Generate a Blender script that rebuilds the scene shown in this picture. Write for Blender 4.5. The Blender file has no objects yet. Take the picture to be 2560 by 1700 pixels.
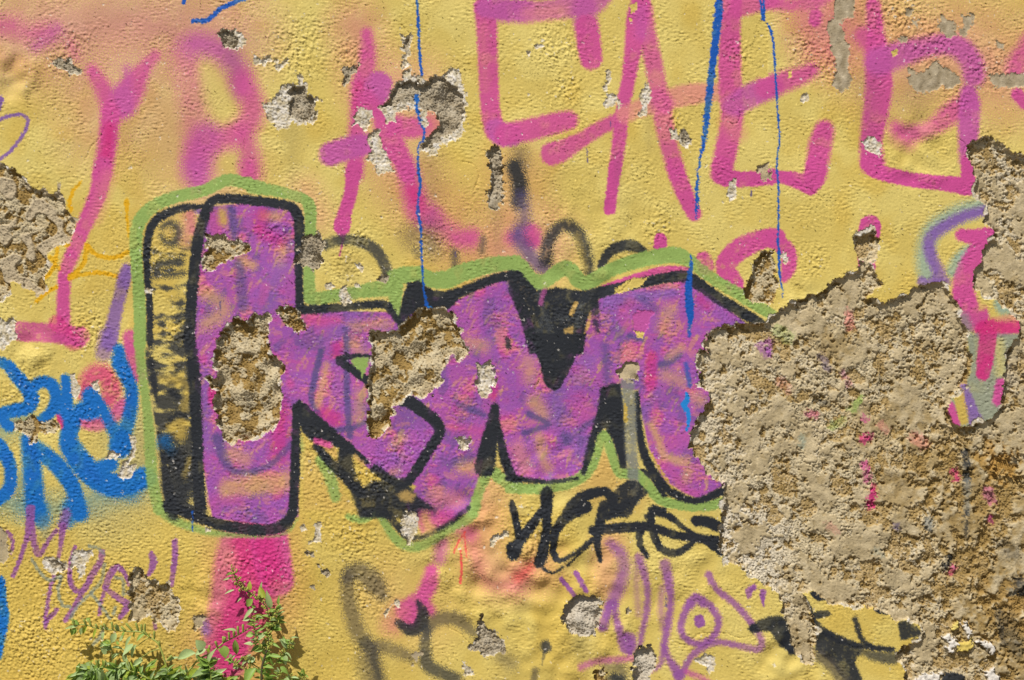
import bpy, math, random
import numpy as np

# ------------------------------------------------------------------ camera, sky, sun, exposure
scene = bpy.context.scene
COL = bpy.context.collection
S = 3.0 / 2560.0                 # metres per photograph pixel on the wall plane
Z0 = 0.25                        # lower edge of the view above the pavement


def wx(px):
    return (px - 1280.0) * S


def wz(py):
    return Z0 + (1700.0 - py) * S


cam_data = bpy.data.cameras.new('camera')
cam = bpy.data.objects.new('camera', cam_data)
COL.objects.link(cam)
scene.camera = cam
cam_data.lens = 50.0
cam_data.sensor_width = 36.0
cam_data.clip_start = 0.05
cam_data.clip_end = 500.0
cam.location = (0.0, -3.0 * 50.0 / 36.0, wz(850))
cam.rotation_euler = (math.radians(90), 0, 0)

SUN = np.array([-0.31, -0.52, 0.87])
SUN = SUN / np.linalg.norm(SUN)
elev = math.asin(SUN[2])
azim = math.atan2(SUN[0], SUN[1])
world = bpy.data.worlds.new('World')
scene.world = world
world.use_nodes = True
wn = world.node_tree
wn.nodes.clear()
sky = wn.nodes.new('ShaderNodeTexSky')
sky.sky_type = 'NISHITA'
sky.sun_disc = False
sky.sun_elevation = elev
sky.sun_rotation = azim
bg = wn.nodes.new('ShaderNodeBackground')
bg.inputs['Strength'].default_value = 0.05
wo = wn.nodes.new('ShaderNodeOutputWorld')
wn.links.new(sky.outputs['Color'], bg.inputs['Color'])
wn.links.new(bg.outputs['Background'], wo.inputs['Surface'])
sun_data = bpy.data.lights.new('sun', 'SUN')
sun_data.energy = 4.8
sun_data.angle = math.radians(0.53)
sun_data.color = (1.0, 0.965, 0.91)
sun = bpy.data.objects.new('sun', sun_data)
COL.objects.link(sun)
from mathutils import Vector, Matrix
sun.rotation_euler = Vector(SUN).to_track_quat('Z', 'Y').to_euler()
sun.location = (-3, -4, 6)

vs = scene.view_settings
vs.view_transform = 'Standard'
vs.look = 'None'
vs.gamma = 1.0
vs.exposure = 0.03
vs.use_curve_mapping = False

# ------------------------------------------------------------------ canvas of the wall face (2 photo pixels per cell)
D = 2.0
X0, Y0 = -900.0, -800.0
W, H = 2180, 1357
XS = (X0 + D * np.arange(W)).astype(np.float32)
YS = (Y0 + D * np.arange(H)).astype(np.float32)
rng = np.random.default_rng(7)


_fy = np.fft.fftfreq(H, D)[:, None]
_fx = np.fft.rfftfreq(W, D)[None, :]


def field(lam, sig=0.45, ax=1.0, ay=1.0, rot=0.0):
    """Gaussian random field of wavelength lam (photo pixels), unit deviation."""
    c, s = math.cos(rot), math.sin(rot)
    f = np.sqrt(((c * _fx + s * _fy) * ax) ** 2 + ((-s * _fx + c * _fy) * ay) ** 2) * lam
    amp = np.exp(-(np.log(f + 1e-9)) ** 2 / (2 * sig * sig)) / (f + 0.05)
    z = (rng.standard_normal(amp.shape) + 1j * rng.standard_normal(amp.shape)) * amp
    z[0, 0] = 0
    o = np.fft.irfft2(z, s=(H, W)).astype(np.float32)
    return o / o.std()


N6 = field(5.5)
N10 = field(10)
N10b = field(9)
N16 = field(16)
N24 = field(24, ax=1, ay=1.3)
N40 = field(40)
N70 = field(70)
N120 = field(120)
N120b = field(120)
N250 = field(250)
N250b = field(250)
N600 = field(600)
STR = field(13, 0.5, ax=1.5, ay=0.62)           # trowel lines lying along the wall
N6H = field(4.4)
BR1 = field(60, 1.1)
BR2 = field(45, 1.2)
BR3 = field(140, 1.0)
BRS = field(52, .8, ax=.42, ay=1.5, rot=.5)
BRH = field(46, .8, ax=1.7, ay=.75, rot=.1)
BRV = field(60, .8, ax=1.4, ay=.45, rot=.12)


def sstep(a, b, x):
    t = np.clip((x - a) / (b - a), 0, 1)
    return t * t * (3 - 2 * t)


def rgb(*c):
    return np.array(c, np.float32) / 255.0


PAL = dict(
    yel=rgb(212, 187, 98), yel2=rgb(220, 198, 112), yel3=rgb(206, 173, 76), ochre=rgb(207, 168, 92), orange=rgb(210, 164, 108),
    pink=rgb(203, 76, 144), hot=rgb(206, 42, 120), lil=rgb(190, 84, 156), sal=rgb(214, 122, 122), salm=rgb(220, 138, 128),
    blue=rgb(12, 106, 186), dblue=rgb(14, 84, 174), lblue=rgb(30, 130, 206),
    green=rgb(144, 170, 88), green2=rgb(154, 178, 104),
    pur=rgb(158, 84, 168), pur2=rgb(172, 84, 164), vio=rgb(130, 92, 164), vio2=rgb(146, 84, 152), ghost=rgb(86, 74, 126),
    blk=rgb(36, 39, 45), blk2=rgb(54, 55, 57), gry=rgb(122, 124, 120), smoke=rgb(80, 73, 64),
    gold=rgb(222, 166, 6), teal=rgb(140, 168, 160), tgry=rgb(136, 144, 132), red=rgb(232, 80, 78), maroon=rgb(150, 20, 60),
    white=rgb(222, 214, 202), grey=rgb(176, 164, 142), tan=rgb(182, 164, 128), tan2=rgb(172, 156, 128), cream=rgb(202, 186, 152),
    brown=rgb(150, 122, 70), rust=rgb(174, 126, 56),
)

# ------------------------------------------------------------------ base coat colour
m1 = sstep(-1.0, 1.2, N250 * 0.8 + N70 * 0.4)[..., None]
m2 = sstep(0.3, 1.8, N600 * 0.9 + N120 * 0.5)[..., None]
C = PAL['yel'] * (1 - m1) + PAL['yel2'] * m1
C = C * (1 - 0.55 * m2) + PAL['yel3'] * 0.55 * m2
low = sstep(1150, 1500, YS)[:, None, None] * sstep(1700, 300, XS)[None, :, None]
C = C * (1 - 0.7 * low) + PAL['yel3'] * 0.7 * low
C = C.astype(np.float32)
PID = np.zeros((H, W), np.int16)       # 0 = plain coat
HGT = np.zeros((H, W), np.float32)     # millimetres towards the viewer (added relief)
PARTS = [('plaster_coat', 'yellow painted plaster skin of the wall, chipped and grainy', 'wall')]
PINDEX = {}


def part(key, name, label=None, parent='wall'):
    PINDEX[key] = len(PARTS)
    PARTS.append((name, label, parent))
    return key


def fr(code, pts):
    """Photo pixel coordinates from the tracing frames: 'F' whole picture, 'rc' row/column crop, P1..P3 plant crops."""
    p = np.asarray(pts, np.float32).reshape(-1, 2)
    if code == 'F':
        return p * 1.08428
    if code == 'P1':
        return p / 7.87 + (170, 1520)
    if code == 'P2':
        return p / 6.381 + (440, 1520)
    if code == 'P3':
        return p / 9.8 + (540, 1400)
    r, c = int(code[0]), int(code[1])
    return p / 3.689 + np.array((640 * c, 425 * r), np.float32)


def fsc(code):
    return 1.08428 if code == 'F' else 1 / 3.689


def catmull(p, n=7):
    if len(p) < 3:
        return p
    q = np.vstack([2 * p[0] - p[1], p, 2 * p[-1] - p[-2]])
    out = []
    for i in range(1, len(q) - 2):
        a, b, c, d = q[i - 1], q[i], q[i + 1], q[i + 2]
        for k in range(n):
            t = k / n
            out.append(0.5 * ((2 * b) + (-a + c) * t + (2 * a - 5 * b + 4 * c - d) * t * t + (-a + 3 * b - 3 * c + d) * t ** 3))
    out.append(q[-2])
    return np.array(out, np.float32)


def win(x0, x1, y0, y1):
    i0 = max(0, int((y0 - Y0) / D)); i1 = min(H, int((y1 - Y0) / D) + 2)
    j0 = max(0, int((x0 - X0) / D)); j1 = min(W, int((x1 - X0) / D) + 2)
    return i0, i1, j0, j1


def lay(i0, i1, j0, j1, sd, soft, col, a, pid, nz, spk, wear):
    """Lay paint over the canvas from a signed distance window."""
    sl = (slice(i0, i1), slice(j0, j1))
    clean = 1 - sstep(-soft, soft, sd)
    al = 1 - sstep(-soft, soft, sd + nz * (0.8 * N16[sl] + 0.6 * N6[sl]))
    al = np.clip(al + spk * N6H[sl] * 4 * al * (1 - al), 0, 1) * a
    al = al * (1 - .20 * sstep(.0, 1.5, N70[sl] * .6 + N250b[sl] * .5 + N24[sl] * .3))
    if wear:
        al = al * (1 - wear * sstep(0.2, 1.3, N24[sl] * 0.5 + N10[sl] * 0.6 + N70[sl] * 0.4))
    C[sl] = C[sl] * (1 - al[..., None]) + col * al[..., None]
    if pid is not None:
        PID[sl][(clean * a) > 0.42] = PINDEX[pid]


def T(code, pts, w, soft=12, col='pink', a=1.0, pid=None, nz=1.0, spk=0.34, wear=0.0, smooth=True):
    """One spray stroke: centre line, width(s), edge softness (tracing units)."""
    k = fsc(code)
    p = fr(code, pts)
    ws = np.atleast_1d(np.asarray(w, np.float32)) * k
    if col in ('pink', 'lil', 'hot', 'salm'):
        ws = ws * 1.07
    if len(ws) == 1:
        ws = np.repeat(ws, len(p))
    elif len(ws) != len(p):
        ws = np.interp(np.linspace(0, 1, len(p)), np.linspace(0, 1, len(ws)), ws)
    if smooth and len(p) > 2:
        p = catmull(p)
        ws = np.interp(np.linspace(0, 1, len(p)), np.linspace(0, 1, len(ws)), ws)
    if len(p) == 1:
        p = np.vstack([p, p + 0.01]); ws = np.repeat(ws, 2)
    so = max(1.2, soft * k)
    m = so + 8
    wm = ws.max() / 2 + m
    i0, i1, j0, j1 = win(p[:, 0].min() - wm, p[:, 0].max() + wm, p[:, 1].min() - wm, p[:, 1].max() + wm)
    if i1 <= i0 or j1 <= j0:
        return
    sd = np.full((i1 - i0, j1 - j0), 999.0, np.float32)
    for n in range(len(p) - 1):
        (ax, ay), (bx, by) = p[n], p[n + 1]
        wa, wb = ws[n] / 2, ws[n + 1] / 2
        r = max(wa, wb) + m
        a0, a1, b0, b1 = win(min(ax, bx) - r, max(ax, bx) + r, min(ay, by) - r, max(ay, by) + r)
        a0, a1, b0, b1 = max(a0, i0), min(a1, i1), max(b0, j0), min(b1, j1)
        if a1 <= a0 or b1 <= b0:
            continue
        X = XS[None, b0:b1]; Y = YS[a0:a1, None]
        dx, dy = bx - ax, by - ay
        t = np.clip(((X - ax) * dx + (Y - ay) * dy) / (dx * dx + dy * dy + 1e-6), 0, 1)
        d = np.hypot(X - ax - t * dx, Y - ay - t * dy) - (wa + (wb - wa) * t)
        v = sd[a0 - i0:a1 - i0, b0 - j0:b1 - j0]
        np.minimum(v, d, out=v)
    lay(i0, i1, j0, j1, sd, so, PAL[col], a, pid, nz, spk, wear)


def polysd(p, m=40.0):
    """Signed distance (photo pixels, negative inside, clamped to m) of a polygon, with its window."""
    i0, i1, j0, j1 = win(p[:, 0].min() - m, p[:, 0].max() + m, p[:, 1].min() - m, p[:, 1].max() + m)
    ins = np.zeros((i1 - i0, j1 - j0), bool)
    d = np.full(ins.shape, m, np.float32)
    q = np.vstack([p, p[:1]])
    Xw = XS[j0:j1]; Yw = YS[i0:i1]
    for n in range(len(p)):
        (ax, ay), (bx, by) = q[n], q[n + 1]
        lo, hi = (ay, by) if ay < by else (by, ay)
        r0, r1 = np.searchsorted(Yw, lo, 'right'), np.searchsorted(Yw, hi, 'right')
        if r1 > r0:
            xc = ax + (Yw[r0:r1] - ay) / (by - ay) * (bx - ax)
            ins[r0:r1] ^= Xw[None, :] < xc[:, None]
        a0, a1, b0, b1 = win(min(ax, bx) - m, max(ax, bx) + m, lo - m, hi + m)
        a0, a1, b0, b1 = max(a0, i0), min(a1, i1), max(b0, j0), min(b1, j1)
        if a1 <= a0 or b1 <= b0:
            continue
        X = XS[None, b0:b1]; Y = YS[a0:a1, None]
        dx, dy = bx - ax, by - ay
        t = np.clip(((X - ax) * dx + (Y - ay) * dy) / (dx * dx + dy * dy + 1e-6), 0, 1)
        v = d[a0 - i0:a1 - i0, b0 - j0:b1 - j0]
        np.minimum(v, np.hypot(X - ax - t * dx, Y - ay - t * dy), out=v)
    return (i0, i1, j0, j1), np.where(ins, -d, d)


def G(code, pts, soft=12, col='blk', a=1.0, pid=None, nz=1.0, spk=0.2, wear=0.0):
    """A filled area of paint."""
    wn_, sd = polysd(fr(code, pts))
    lay(*wn_, sd, max(1.2, soft * fsc(code)), PAL[col], a, pid, nz, spk, wear)
# ------------------------------------------------------------------ graffiti, oldest layers first
part('pY', 'graffiti_letter', 'soft pink spray letter shaped like a tall Y with a foot')
part('pP', 'graffiti_letter', 'blurred pink spray letter P above the green halo')
part('pT', 'graffiti_letter', 'pink spray cross ending in a drip')
part('pR', 'graffiti_letter', 'pink spray letter broken by the chipped hole with the blue drip')
part('pE', 'graffiti_letter', 'large pink spray letter E')
part('pN', 'graffiti_letter', 'tall pink spray letter with two long legs')
part('pE2', 'graffiti_letter', 'pink spray letter E crossed by thin blue drip')
part('pB', 'graffiti_letter', 'pink spray letter with square lower bowl, cut by the bare patch')
part('pX', 'graffiti_letter', 'pink spray letter cut off at the edge of the view')
part('pDot', 'graffiti_mark', 'small pink dot above the green halo')
part('pRing', 'graffiti_mark', 'pink ring sprayed round a chipped hole')
part('pI', 'graffiti_mark', 'pink exclamation dot with a chipped stem')
part('pTail', 'graffiti_letter', 'pink spray letter on the hanging plaster tongue')
part('pFoot', 'graffiti_mark', 'hot pink spray column behind the weeds')
part('pLow', 'graffiti_mark', 'pink spray streak running down to a black curl')
part('vLoop', 'graffiti_mark', 'thin violet loop at the wall edge')
part('vBar', 'graffiti_mark', 'violet spray bar beside the green halo')
part('vHook', 'graffiti_mark', 'violet hook with pale teal shadow')
part('vTag', 'graffiti_tag', 'violet marker tag above the weeds')
part('vFish', 'graffiti_drawing', 'violet fish with a round eye')
part('vSay', 'graffiti_tag', 'violet tall letters beside the fish')
part('gTag', 'graffiti_tag', 'thin golden yellow scribble')
part('bTag', 'graffiti_tag', 'thick blue spray tag')
part('bEdge', 'graffiti_mark', 'blue spray stroke at the wall edge')
part('bD1', 'paint_drip', 'thin long blue drip through the chipped hole')
part('bD2', 'paint_drip', 'broad blue streak tapering downwards')
part('bD3', 'paint_drip', 'thin blue drip over the pink E')
part('bD4', 'paint_drip', 'blue dash across the black outline')
part('bTop', 'graffiti_mark', 'short blue brush stroke')
part('kArc', 'graffiti_mark', 'dark grey spray arc inside the green halo')
part('kArcs', 'graffiti_mark', 'smoky black double arch above the green halo')
part('kSmk', 'graffiti_mark', 'blurred black smudge')
part('kTag', 'graffiti_tag', 'black marker tag under the purple piece')
part('kLow', 'graffiti_tag', 'faded black spray lettering near the ground')
part('kFish', 'graffiti_drawing', 'black sprayed fish below the bare patch')
part('rArr', 'graffiti_mark', 'thin red arrow pointing up')
part('piece_fill', 'letter_fill', 'blotchy purple and pink fill', 'piece')
part('piece_side', 'letter_side', 'black and yellow smeared side of the first letter', 'piece')
part('piece_line', 'letter_outline', 'thick black outline', 'piece')
part('piece_halo', 'letter_halo', 'light green halo line', 'piece')
part('streak', 'graffiti_mark', 'pale grey wiped streak under a hole')

# washes of overspray
T('F', [(-40, 90), (120, 70), (330, 60), (520, 90)], 150, 110, 'lil', .34, nz=0)
T('F', [(60, 20), (350, 30), (520, 30)], 160, 120, 'lil', .14, nz=0)
T('F', [(330, 200), (400, 300), (460, 380), (480, 430)], 190, 110, 'lil', .20, nz=0)
T('F', [(180, 200), (220, 300)], 130, 90, 'lil', .2, nz=0)
T('F', [(820, 60), (840, 160), (850, 200)], 90, 60, 'pink', .34, nz=0)
T('F', [(700, 440), (735, 500)], 60, 40, 'salm', .4, nz=0)
T('F', [(950, 200), (900, 330), (960, 440), (1080, 560), (1250, 560)], 110, 80, 'pink', .30, nz=0)
T('F', [(1950, 40), (2050, 120), (2200, 120), (2330, 160)], 190, 110, 'pink', .34, nz=0)
T('F', [(2100, 60), (2300, 40)], 150, 100, 'orange', .26, nz=0)
T('F', [(1880, 30), (1900, 100)], 110, 60, 'pink', .4, nz=0)
T('F', [(1120, 1140), (1110, 1260), (1150, 1320), (1240, 1310)], 90, 60, 'salm', .5, nz=0)
T('F', [(900, 1380), (960, 1420)], 170, 80, 'orange', .4, nz=0)
T('F', [(580, 1250), (590, 1400), (530, 1500)], 210, 50, 'sal', .24, nz=0)
T('F', [(300, 1000), (310, 1120), (240, 1180)], 110, 70, 'tgry', .35, nz=0)
T('F', [(1190, 400), (1190, 640)], 120, 70, 'salm', .35, nz=0)
T('32', [(900, 300), (880, 500), (900, 700)], 260, 120, 'salm', .45, nz=0)
T('32', [(100, 600), (60, 700)], 200, 100, 'sal', .55, nz=0)
T('22', [(850, 1200), (700, 1400), (1100, 1450)], 260, 120, 'ochre', .7, nz=0)

# pink letter Y
T('00', [(-100, 230), (120, 240), (300, 310), (470, 300)], 150, 110, 'pink', .62, nz=0)
T('00', [(330, 430), (420, 370), (530, 270)], 90, 70, 'lil', .6, nz=0)
T('00', [(640, 400), (700, 520)], 80, 70, 'pink', .4, nz=0)
T('00', [(850, 650), (930, 780), (1010, 950), (1030, 1090)], [110, 150, 170, 170], 55, 'pink', .85, 'pY')
T('00', [(1430, 510), (1330, 630), (1230, 790), (1150, 930), (1080, 1000)], [100, 120, 220, 260, 220], 45, 'pink', .85, 'pY')
T('00', [(1170, 640), (1180, 760)], 80, 50, 'lil', .6, 'pY')
T('00', [(1130, 880), (1150, 980)], 200, 60, 'lil', .75, 'pY')
T('00', [(1020, 1040), (1010, 1180), (995, 1320), (970, 1480), (950, 1600)], 165, 32, 'pink', .95, 'pY')
T('00', [(1010, 1180), (995, 1320), (970, 1480), (950, 1600)], 95, 45, 'hot', .75, 'pY')
T('10', [(950, -30), (910, 200), (820, 420), (740, 600), (650, 830), (600, 960), (585, 1200), (585, 1480)], [170, 150, 140, 130, 125, 115, 110, 125], 20, 'pink', .96, 'pY')
T('10', [(1000, 60), (930, 300), (880, 430)], 120, 60, 'salm', .4, nz=0)
T('F', [(45, 764), (120, 768), (185, 776)], 42, 3.5, 'pink', .82, 'pY', wear=.35)
T('F', [(130, 745), (170, 790)], 34, 5, 'hot', .5, 'pY')

# pink letter P
T('00', [(1700, 480), (1760, 800), (1800, 1100), (1830, 1350), (1830, 1600)], 240, 110, 'pink', .42, 'pP', nz=0)
T('00', [(1760, 420), (1850, 400), (2050, 480), (2190, 640), (2230, 800)], 190, 90, 'lil', .78, 'pP', nz=0)
T('00', [(2230, 760), (2320, 960), (2290, 1110), (2100, 1260), (1850, 1340), (1800, 1480)], 220, 90, 'pink', .75, 'pP', nz=0)
T('00', [(1900, 1250), (1850, 1420), (1800, 1568)], 260, 90, 'lil', .6, 'pP', nz=0)
T('00', [(2240, 1250), (2300, 1420), (2330, 1600)], 170, 80, 'pink', .7, 'pP', nz=0)
T('00', [(1900, 640), (2000, 900), (2080, 1040)], [90, 210, 150], 90, 'yel2', .8, nz=0)
T('00', [(2100, 1500), (2120, 1560)], 150, 70, 'yel', .7, nz=0)
T('10', [(1810, -20), (1840, 150)], 150, 60, 'lil', .7, 'pP', nz=0)
T('10', [(2270, -40), (2290, 70)], 150, 50, 'pink', .75, 'pP', nz=0)

# pink cross
T('01', [(1020, 300), (1030, 450), (1020, 600), (960, 800), (940, 1000), (930, 1250), (910, 1600)], [90, 130, 140, 170, 130, 150, 150], 42, 'pink', .9, 'pT')
T('01', [(950, 800), (940, 1000)], 90, 30, 'hot', .45, 'pT')
T('01', [(1130, 780), (1110, 860)], 235, 24, 'lil', .96, 'pT')
T('01', [(690, 1420), (850, 1365), (1000, 1330)], [205, 200, 190], 28, 'lil', .96, 'pT')
T('01', [(1000, 900), (1090, 1000)], 160, 40, 'pink', .9, 'pT')
T('11', [(905, -20), (875, 200), (830, 350), (795, 500)], [140, 115, 115, 140], 12, 'pink', 1, 'pT')
T('11', [(795, 500), (793, 530)], 140, 10, 'pink', 1, 'pT')
T('11', [(795, 590), (797, 660), (768, 790)], [60, 22, 8], 6, 'pink', 1, 'pT')

# pink letter beside the hole
T('01', [(1110, 1010), (1180, 1160), (1260, 1340), (1350, 1480), (1400, 1600)], [80, 170, 220, 170, 170], 35, 'pink', .92, 'pR')
T('01', [(1280, 1150), (1420, 1180), (1560, 1160)], 180, 40, 'pink', .9, 'pR')
T('01', [(1620, 1080), (1670, 1150), (1600, 1240)], 120, 60, 'sal', .8, 'pR')
T('11', [(1400, -20), (1440, 180), (1500, 370), (1590, 440)], [150, 190, 230, 220], 70, 'pink', .85, 'pR')
T('11', [(1450, 200), (1520, 360)], 110, 60, 'hot', .7, 'pR')
T('11', [(1600, 430), (1700, 520), (1830, 610), (1960, 640)], [190, 160, 170, 150], 90, 'pink', .7, nz=0)
T('11', [(1900, 650), (2000, 610)], 130, 60, 'pink', .6, nz=0)
T('11', [(2361, 620), (2420, 600)], 130, 60, 'pink', .7, nz=0)

# pink E
T('01', [(2110, 70), (2130, 300), (2140, 600), (2160, 1000), (2200, 1200)], [190, 175, 170, 165, 180], 18, 'pink', .93, 'pE')
T('01', [(2120, 70), (2361, 90), (2480, 90)], 175, 24, 'lil', .92, 'pE')
T('01', [(2200, 1180), (2270, 1240), (2361, 1250)], [160, 210, 190], 22, 'lil', .94, 'pE')
T('01', [(2090, 250), (2110, 800)], 60, 50, 'salm', .35, 'pE')
T('02', [(-100, 100), (100, 110), (330, 90), (560, 60), (740, 20), (820, -60)], [190, 190, 170, 190, 210, 210], 35, 'lil', .8, 'pE')
T('02', [(150, 120), (450, 100)], 120, 60, 'salm', .5, 'pE')
T('02', [(670, 60), (680, 220)], 200, 45, 'lil', .85, 'pE')
T('02', [(690, 240), (710, 400), (730, 540)], [200, 210, 190], 20, 'pink', .95, 'pE')
T('02', [(-60, 1240), (150, 1200), (380, 1140), (520, 1110)], [190, 190, 180, 165], 28, 'pink', .92, 'pE')

# tall pink letter with two legs
T('02', [(1200, -40), (1160, 150), (1120, 420), (1080, 700), (1030, 950), (1000, 1200), (960, 1500), (945, 1600)], [150, 190, 150, 120, 115, 120, 115, 110], 16, 'pink', .95, 'pN')
T('02', [(1220, 80), (1240, 300), (1300, 560), (1350, 830), (1395, 1100), (1450, 1350), (1520, 1600)], [140, 160, 150, 150, 160, 150, 150], 28, 'pink', .82, 'pN')
T('02', [(1180, 100), (1200, 300)], 130, 50, 'lil', .6, 'pN')
T('02', [(1330, 700), (1380, 1000), (1420, 1250)], 110, 40, 'salm', .55, 'pN')
T('12', [(950, -30), (920, 200), (900, 360)], [110, 100, 105], 10, 'pink', 1, 'pN')
T('12', [(1500, -40), (1580, 190), (1680, 400)], [150, 150, 130], 16, 'pink', .96, 'pN')
T('02', [(370, 1420), (480, 1380), (640, 1290), (820, 1180), (1000, 1090)], [200, 180, 130, 120, 120], 20, 'pink', .88, 'pN')
T('02', [(1040, 1060), (1150, 1010), (1380, 930), (1650, 870), (1880, 850)], [150, 150, 180, 180, 160], 26, 'salm', .82, 'pN')
T('02', [(1350, 900), (1400, 960)], 170, 40, 'pink', .7, 'pN')

# second pink E
T('02', [(2020, -40), (2010, 300), (2010, 600), (2020, 900), (2030, 1100), (1990, 1300), (1930, 1600)], [190, 180, 195, 200, 190, 190, 190], 22, 'pink', .93, 'pE2')
T('02', [(2080, 60), (2220, 20), (2400, -30)], 190, 35, 'pink', .8, 'pE2')
T('02', [(2040, 980), (2200, 880), (2400, 800)], [190, 210, 190], 32, 'lil', .92, 'pE2')
T('02', [(1990, 1130), (2080, 1230)], 150, 60, 'salm', .45, 'pE2')
T('03', [(-20, 810), (180, 740), (300, 700), (400, 650)], [190, 180, 150, 120], 45, 'pink', .85, 'pE2')
T('03', [(-20, 30), (250, 50), (430, 20), (520, -30)], [110, 110, 130, 120], 40, 'pink', .75, 'pE2')
T('03', [(440, 140), (430, 190)], 110, 22, 'pink', .95, 'pE2')
T('03', [(300, 100), (330, 240)], 80, 40, 'salm', .6, 'pE2')
T('03', [(520, 1200), (480, 1350), (440, 1600)], [170, 200, 190], 32, 'pink', .95, 'pE2')
T('12', [(1930, -40), (1960, 60), (2150, 85), (2400, 60)], [170, 160, 130, 140], 12, 'pink', 1, 'pE2')
T('13', [(-20, 65), (130, 65), (250, 90), (390, 150)], [110, 105, 140, 150], 12, 'pink', 1, 'pE2')
T('13', [(440, -40), (420, 90)], 180, 14, 'pink', 1, 'pE2')

# pink letter with square bowl
T('03', [(970, 50), (990, 300), (1010, 550), (1020, 800), (990, 1050), (950, 1300), (960, 1500)], [130, 150, 220, 240, 220, 190, 210], 28, 'pink', .95, 'pB')
T('03', [(880, 330), (980, 480)], 160, 50, 'pink', .75, 'pB')
T('03', [(1020, 570), (1250, 490), (1500, 420), (1730, 420), (1870, 560), (1900, 700)], [250, 210, 170, 190, 190, 190], 45, 'lil', .88, 'pB')
T('03', [(1190, 1190), (1300, 1230), (1500, 1180), (1700, 1040), (1840, 960)], [110, 150, 130, 190, 200], 55, 'pink', .8, 'pB')
T('03', [(1850, 850), (1860, 980), (1850, 1200), (1850, 1480)], [140, 190, 180, 160], 28, 'lil', .93, 'pB')
T('03', [(1160, 1160), (1180, 1270), (1300, 1330)], 110, 60, 'pink', .4, nz=0)
T('13', [(950, -60), (1040, 20), (1300, 85), (1600, 120), (1840, 150)], [190, 140, 125, 125, 160], 12, 'pink', 1, 'pB')
T('13', [(1850, -80), (1850, 140)], 130, 12, 'pink', 1, 'pB')
T('03', [(2420, 380), (2300, 560), (2280, 640)], 150, 60, 'pink', .8, 'pX')
T('03', [(2300, 870), (2380, 960)], 110, 16, 'pink', .95, 'pX')

# lower pink things
T('13', [(940, 520), (930, 580)], 190, 10, 'pink', 1, 'pI')
T('13', [(905, 700), (910, 900)], 150, 10, 'pink', 1, 'pI')
T('12', [(1370, 640), (1368, 720)], 112, 9, 'pink', 1, 'pDot')
T('12', [(1770, 830), (1790, 890)], 140, 14, 'pink', .9, 'pDot', wear=.4)
T('12', [(2440, 620), (2300, 640), (2150, 700), (2020, 800), (1970, 900), (2060, 1050), (2110, 1120)], [160, 170, 190, 180, 170, 150, 60], 14, 'pink', .97, 'pRing', wear=.25)
T('13', [(-40, 620), (100, 670), (190, 770), (190, 900), (150, 1010)], [130, 140, 140, 130, 60], 14, 'pink', .96, 'pRing', wear=.2)
T('12', [(840, 1080), (1150, 985), (1400, 925), (1620, 920)], [40, 60, 70, 60], 8, 'pink', .95, 'pDot')
T('12', [(170, 580), (180, 640)], 170, 40, 'pink', .9, nz=0)
T('30', [(2250, 250), (2200, 500), (2170, 800), (2120, 1100), (2060, 1400)], [380, 420, 420, 430, 380], 45, 'pink', .62, 'pFoot')
T('30', [(2361, 250), (2361, 600), (2300, 900), (2150, 1200), (2080, 1400)], [420, 460, 420, 330, 250], 70, 'hot', .72, 'pFoot')
T('31', [(120, 260), (150, 450), (190, 640)], [330, 330, 300], 28, 'pink', .9, 'pFoot')
T('31', [(80, 330), (150, 620)], 220, 70, 'hot', .7, 'pFoot')
T('30', [(2120, 420), (2140, 480)], 120, 60, 'salm', .6, nz=0)
T('31', [(200, 700), (250, 820)], 150, 70, 'orange', .3, nz=0)
T('31', [(1720, 300), (1690, 450)], 110, 50, 'lil', .65, 'pLow')
T('31', [(1620, 560), (1600, 680), (1530, 800), (1450, 880), (1400, 940)], [110, 150, 130, 170, 180], 35, 'pink', .92, 'pLow')
T('31', [(1380, 920), (1420, 1010)], 160, 40, 'pink', .85, 'pLow')
T('31', [(1570, 860), (1610, 940)], 90, 40, 'pink', .85, 'pLow')
T('31', [(1330, 940), (1250, 1060)], 180, 90, 'sal', .6, nz=0)
T('31', [(1970, 200), (2010, 400), (2090, 600), (2200, 690), (2361, 700)], 130, 70, 'sal', .5, nz=0)
T('31', [(1880, 170), (1970, 220)], 130, 60, 'pink', .5, nz=0)
T('32', [(200, 480), (130, 560), (60, 620)], [60, 90, 100], 50, 'red', .55, nz=0)

# hook on the tongue of plaster
T('13', [(2000, 330), (1750, 410), (1550, 530), (1480, 640), (1450, 820), (1470, 970)], 170, 60, 'teal', .75, 'vHook')
T('13', [(1980, 690), (1800, 800), (1710, 930)], 130, 40, 'teal', .85, 'vHook')
T('13', [(2010, 370), (1800, 430), (1600, 540), (1490, 650), (1510, 800), (1570, 930), (1570, 1040)], [90, 100, 110, 105, 110, 115, 150], 32, 'vio', .92, 'vHook')
T('13', [(1420, 1030), (1500, 1050), (1640, 1030)], 90, 20, 'vio', .8, 'vHook')
T('13', [(1790, 600), (1900, 615), (2090, 590)], [110, 130, 130], 18, 'pink', 1, 'pTail')
T('13', [(2080, 640), (1920, 790), (1830, 950), (1800, 1100), (1830, 1250), (1900, 1350)], [180, 190, 180, 190, 220, 260], 22, 'pink', .97, 'pTail')
T('13', [(1790, 1380), (1830, 1480)], 140, 40, 'tgry', .7, 'pTail')
T('13', [(2150, 1230), (2200, 1330)], 130, 30, 'teal', .8, 'pTail')
T('13', [(1960, 1210), (1970, 1270)], 60, 20, 'yel', .8, 'pTail')
T('13', [(2000, 1480), (2150, 1440), (2310, 1420)], 170, 20, 'hot', .9, 'pTail')
T('13', [(2120, 1360), (2290, 1360)], 70, 30, 'yel2', .7, 'pTail')
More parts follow.
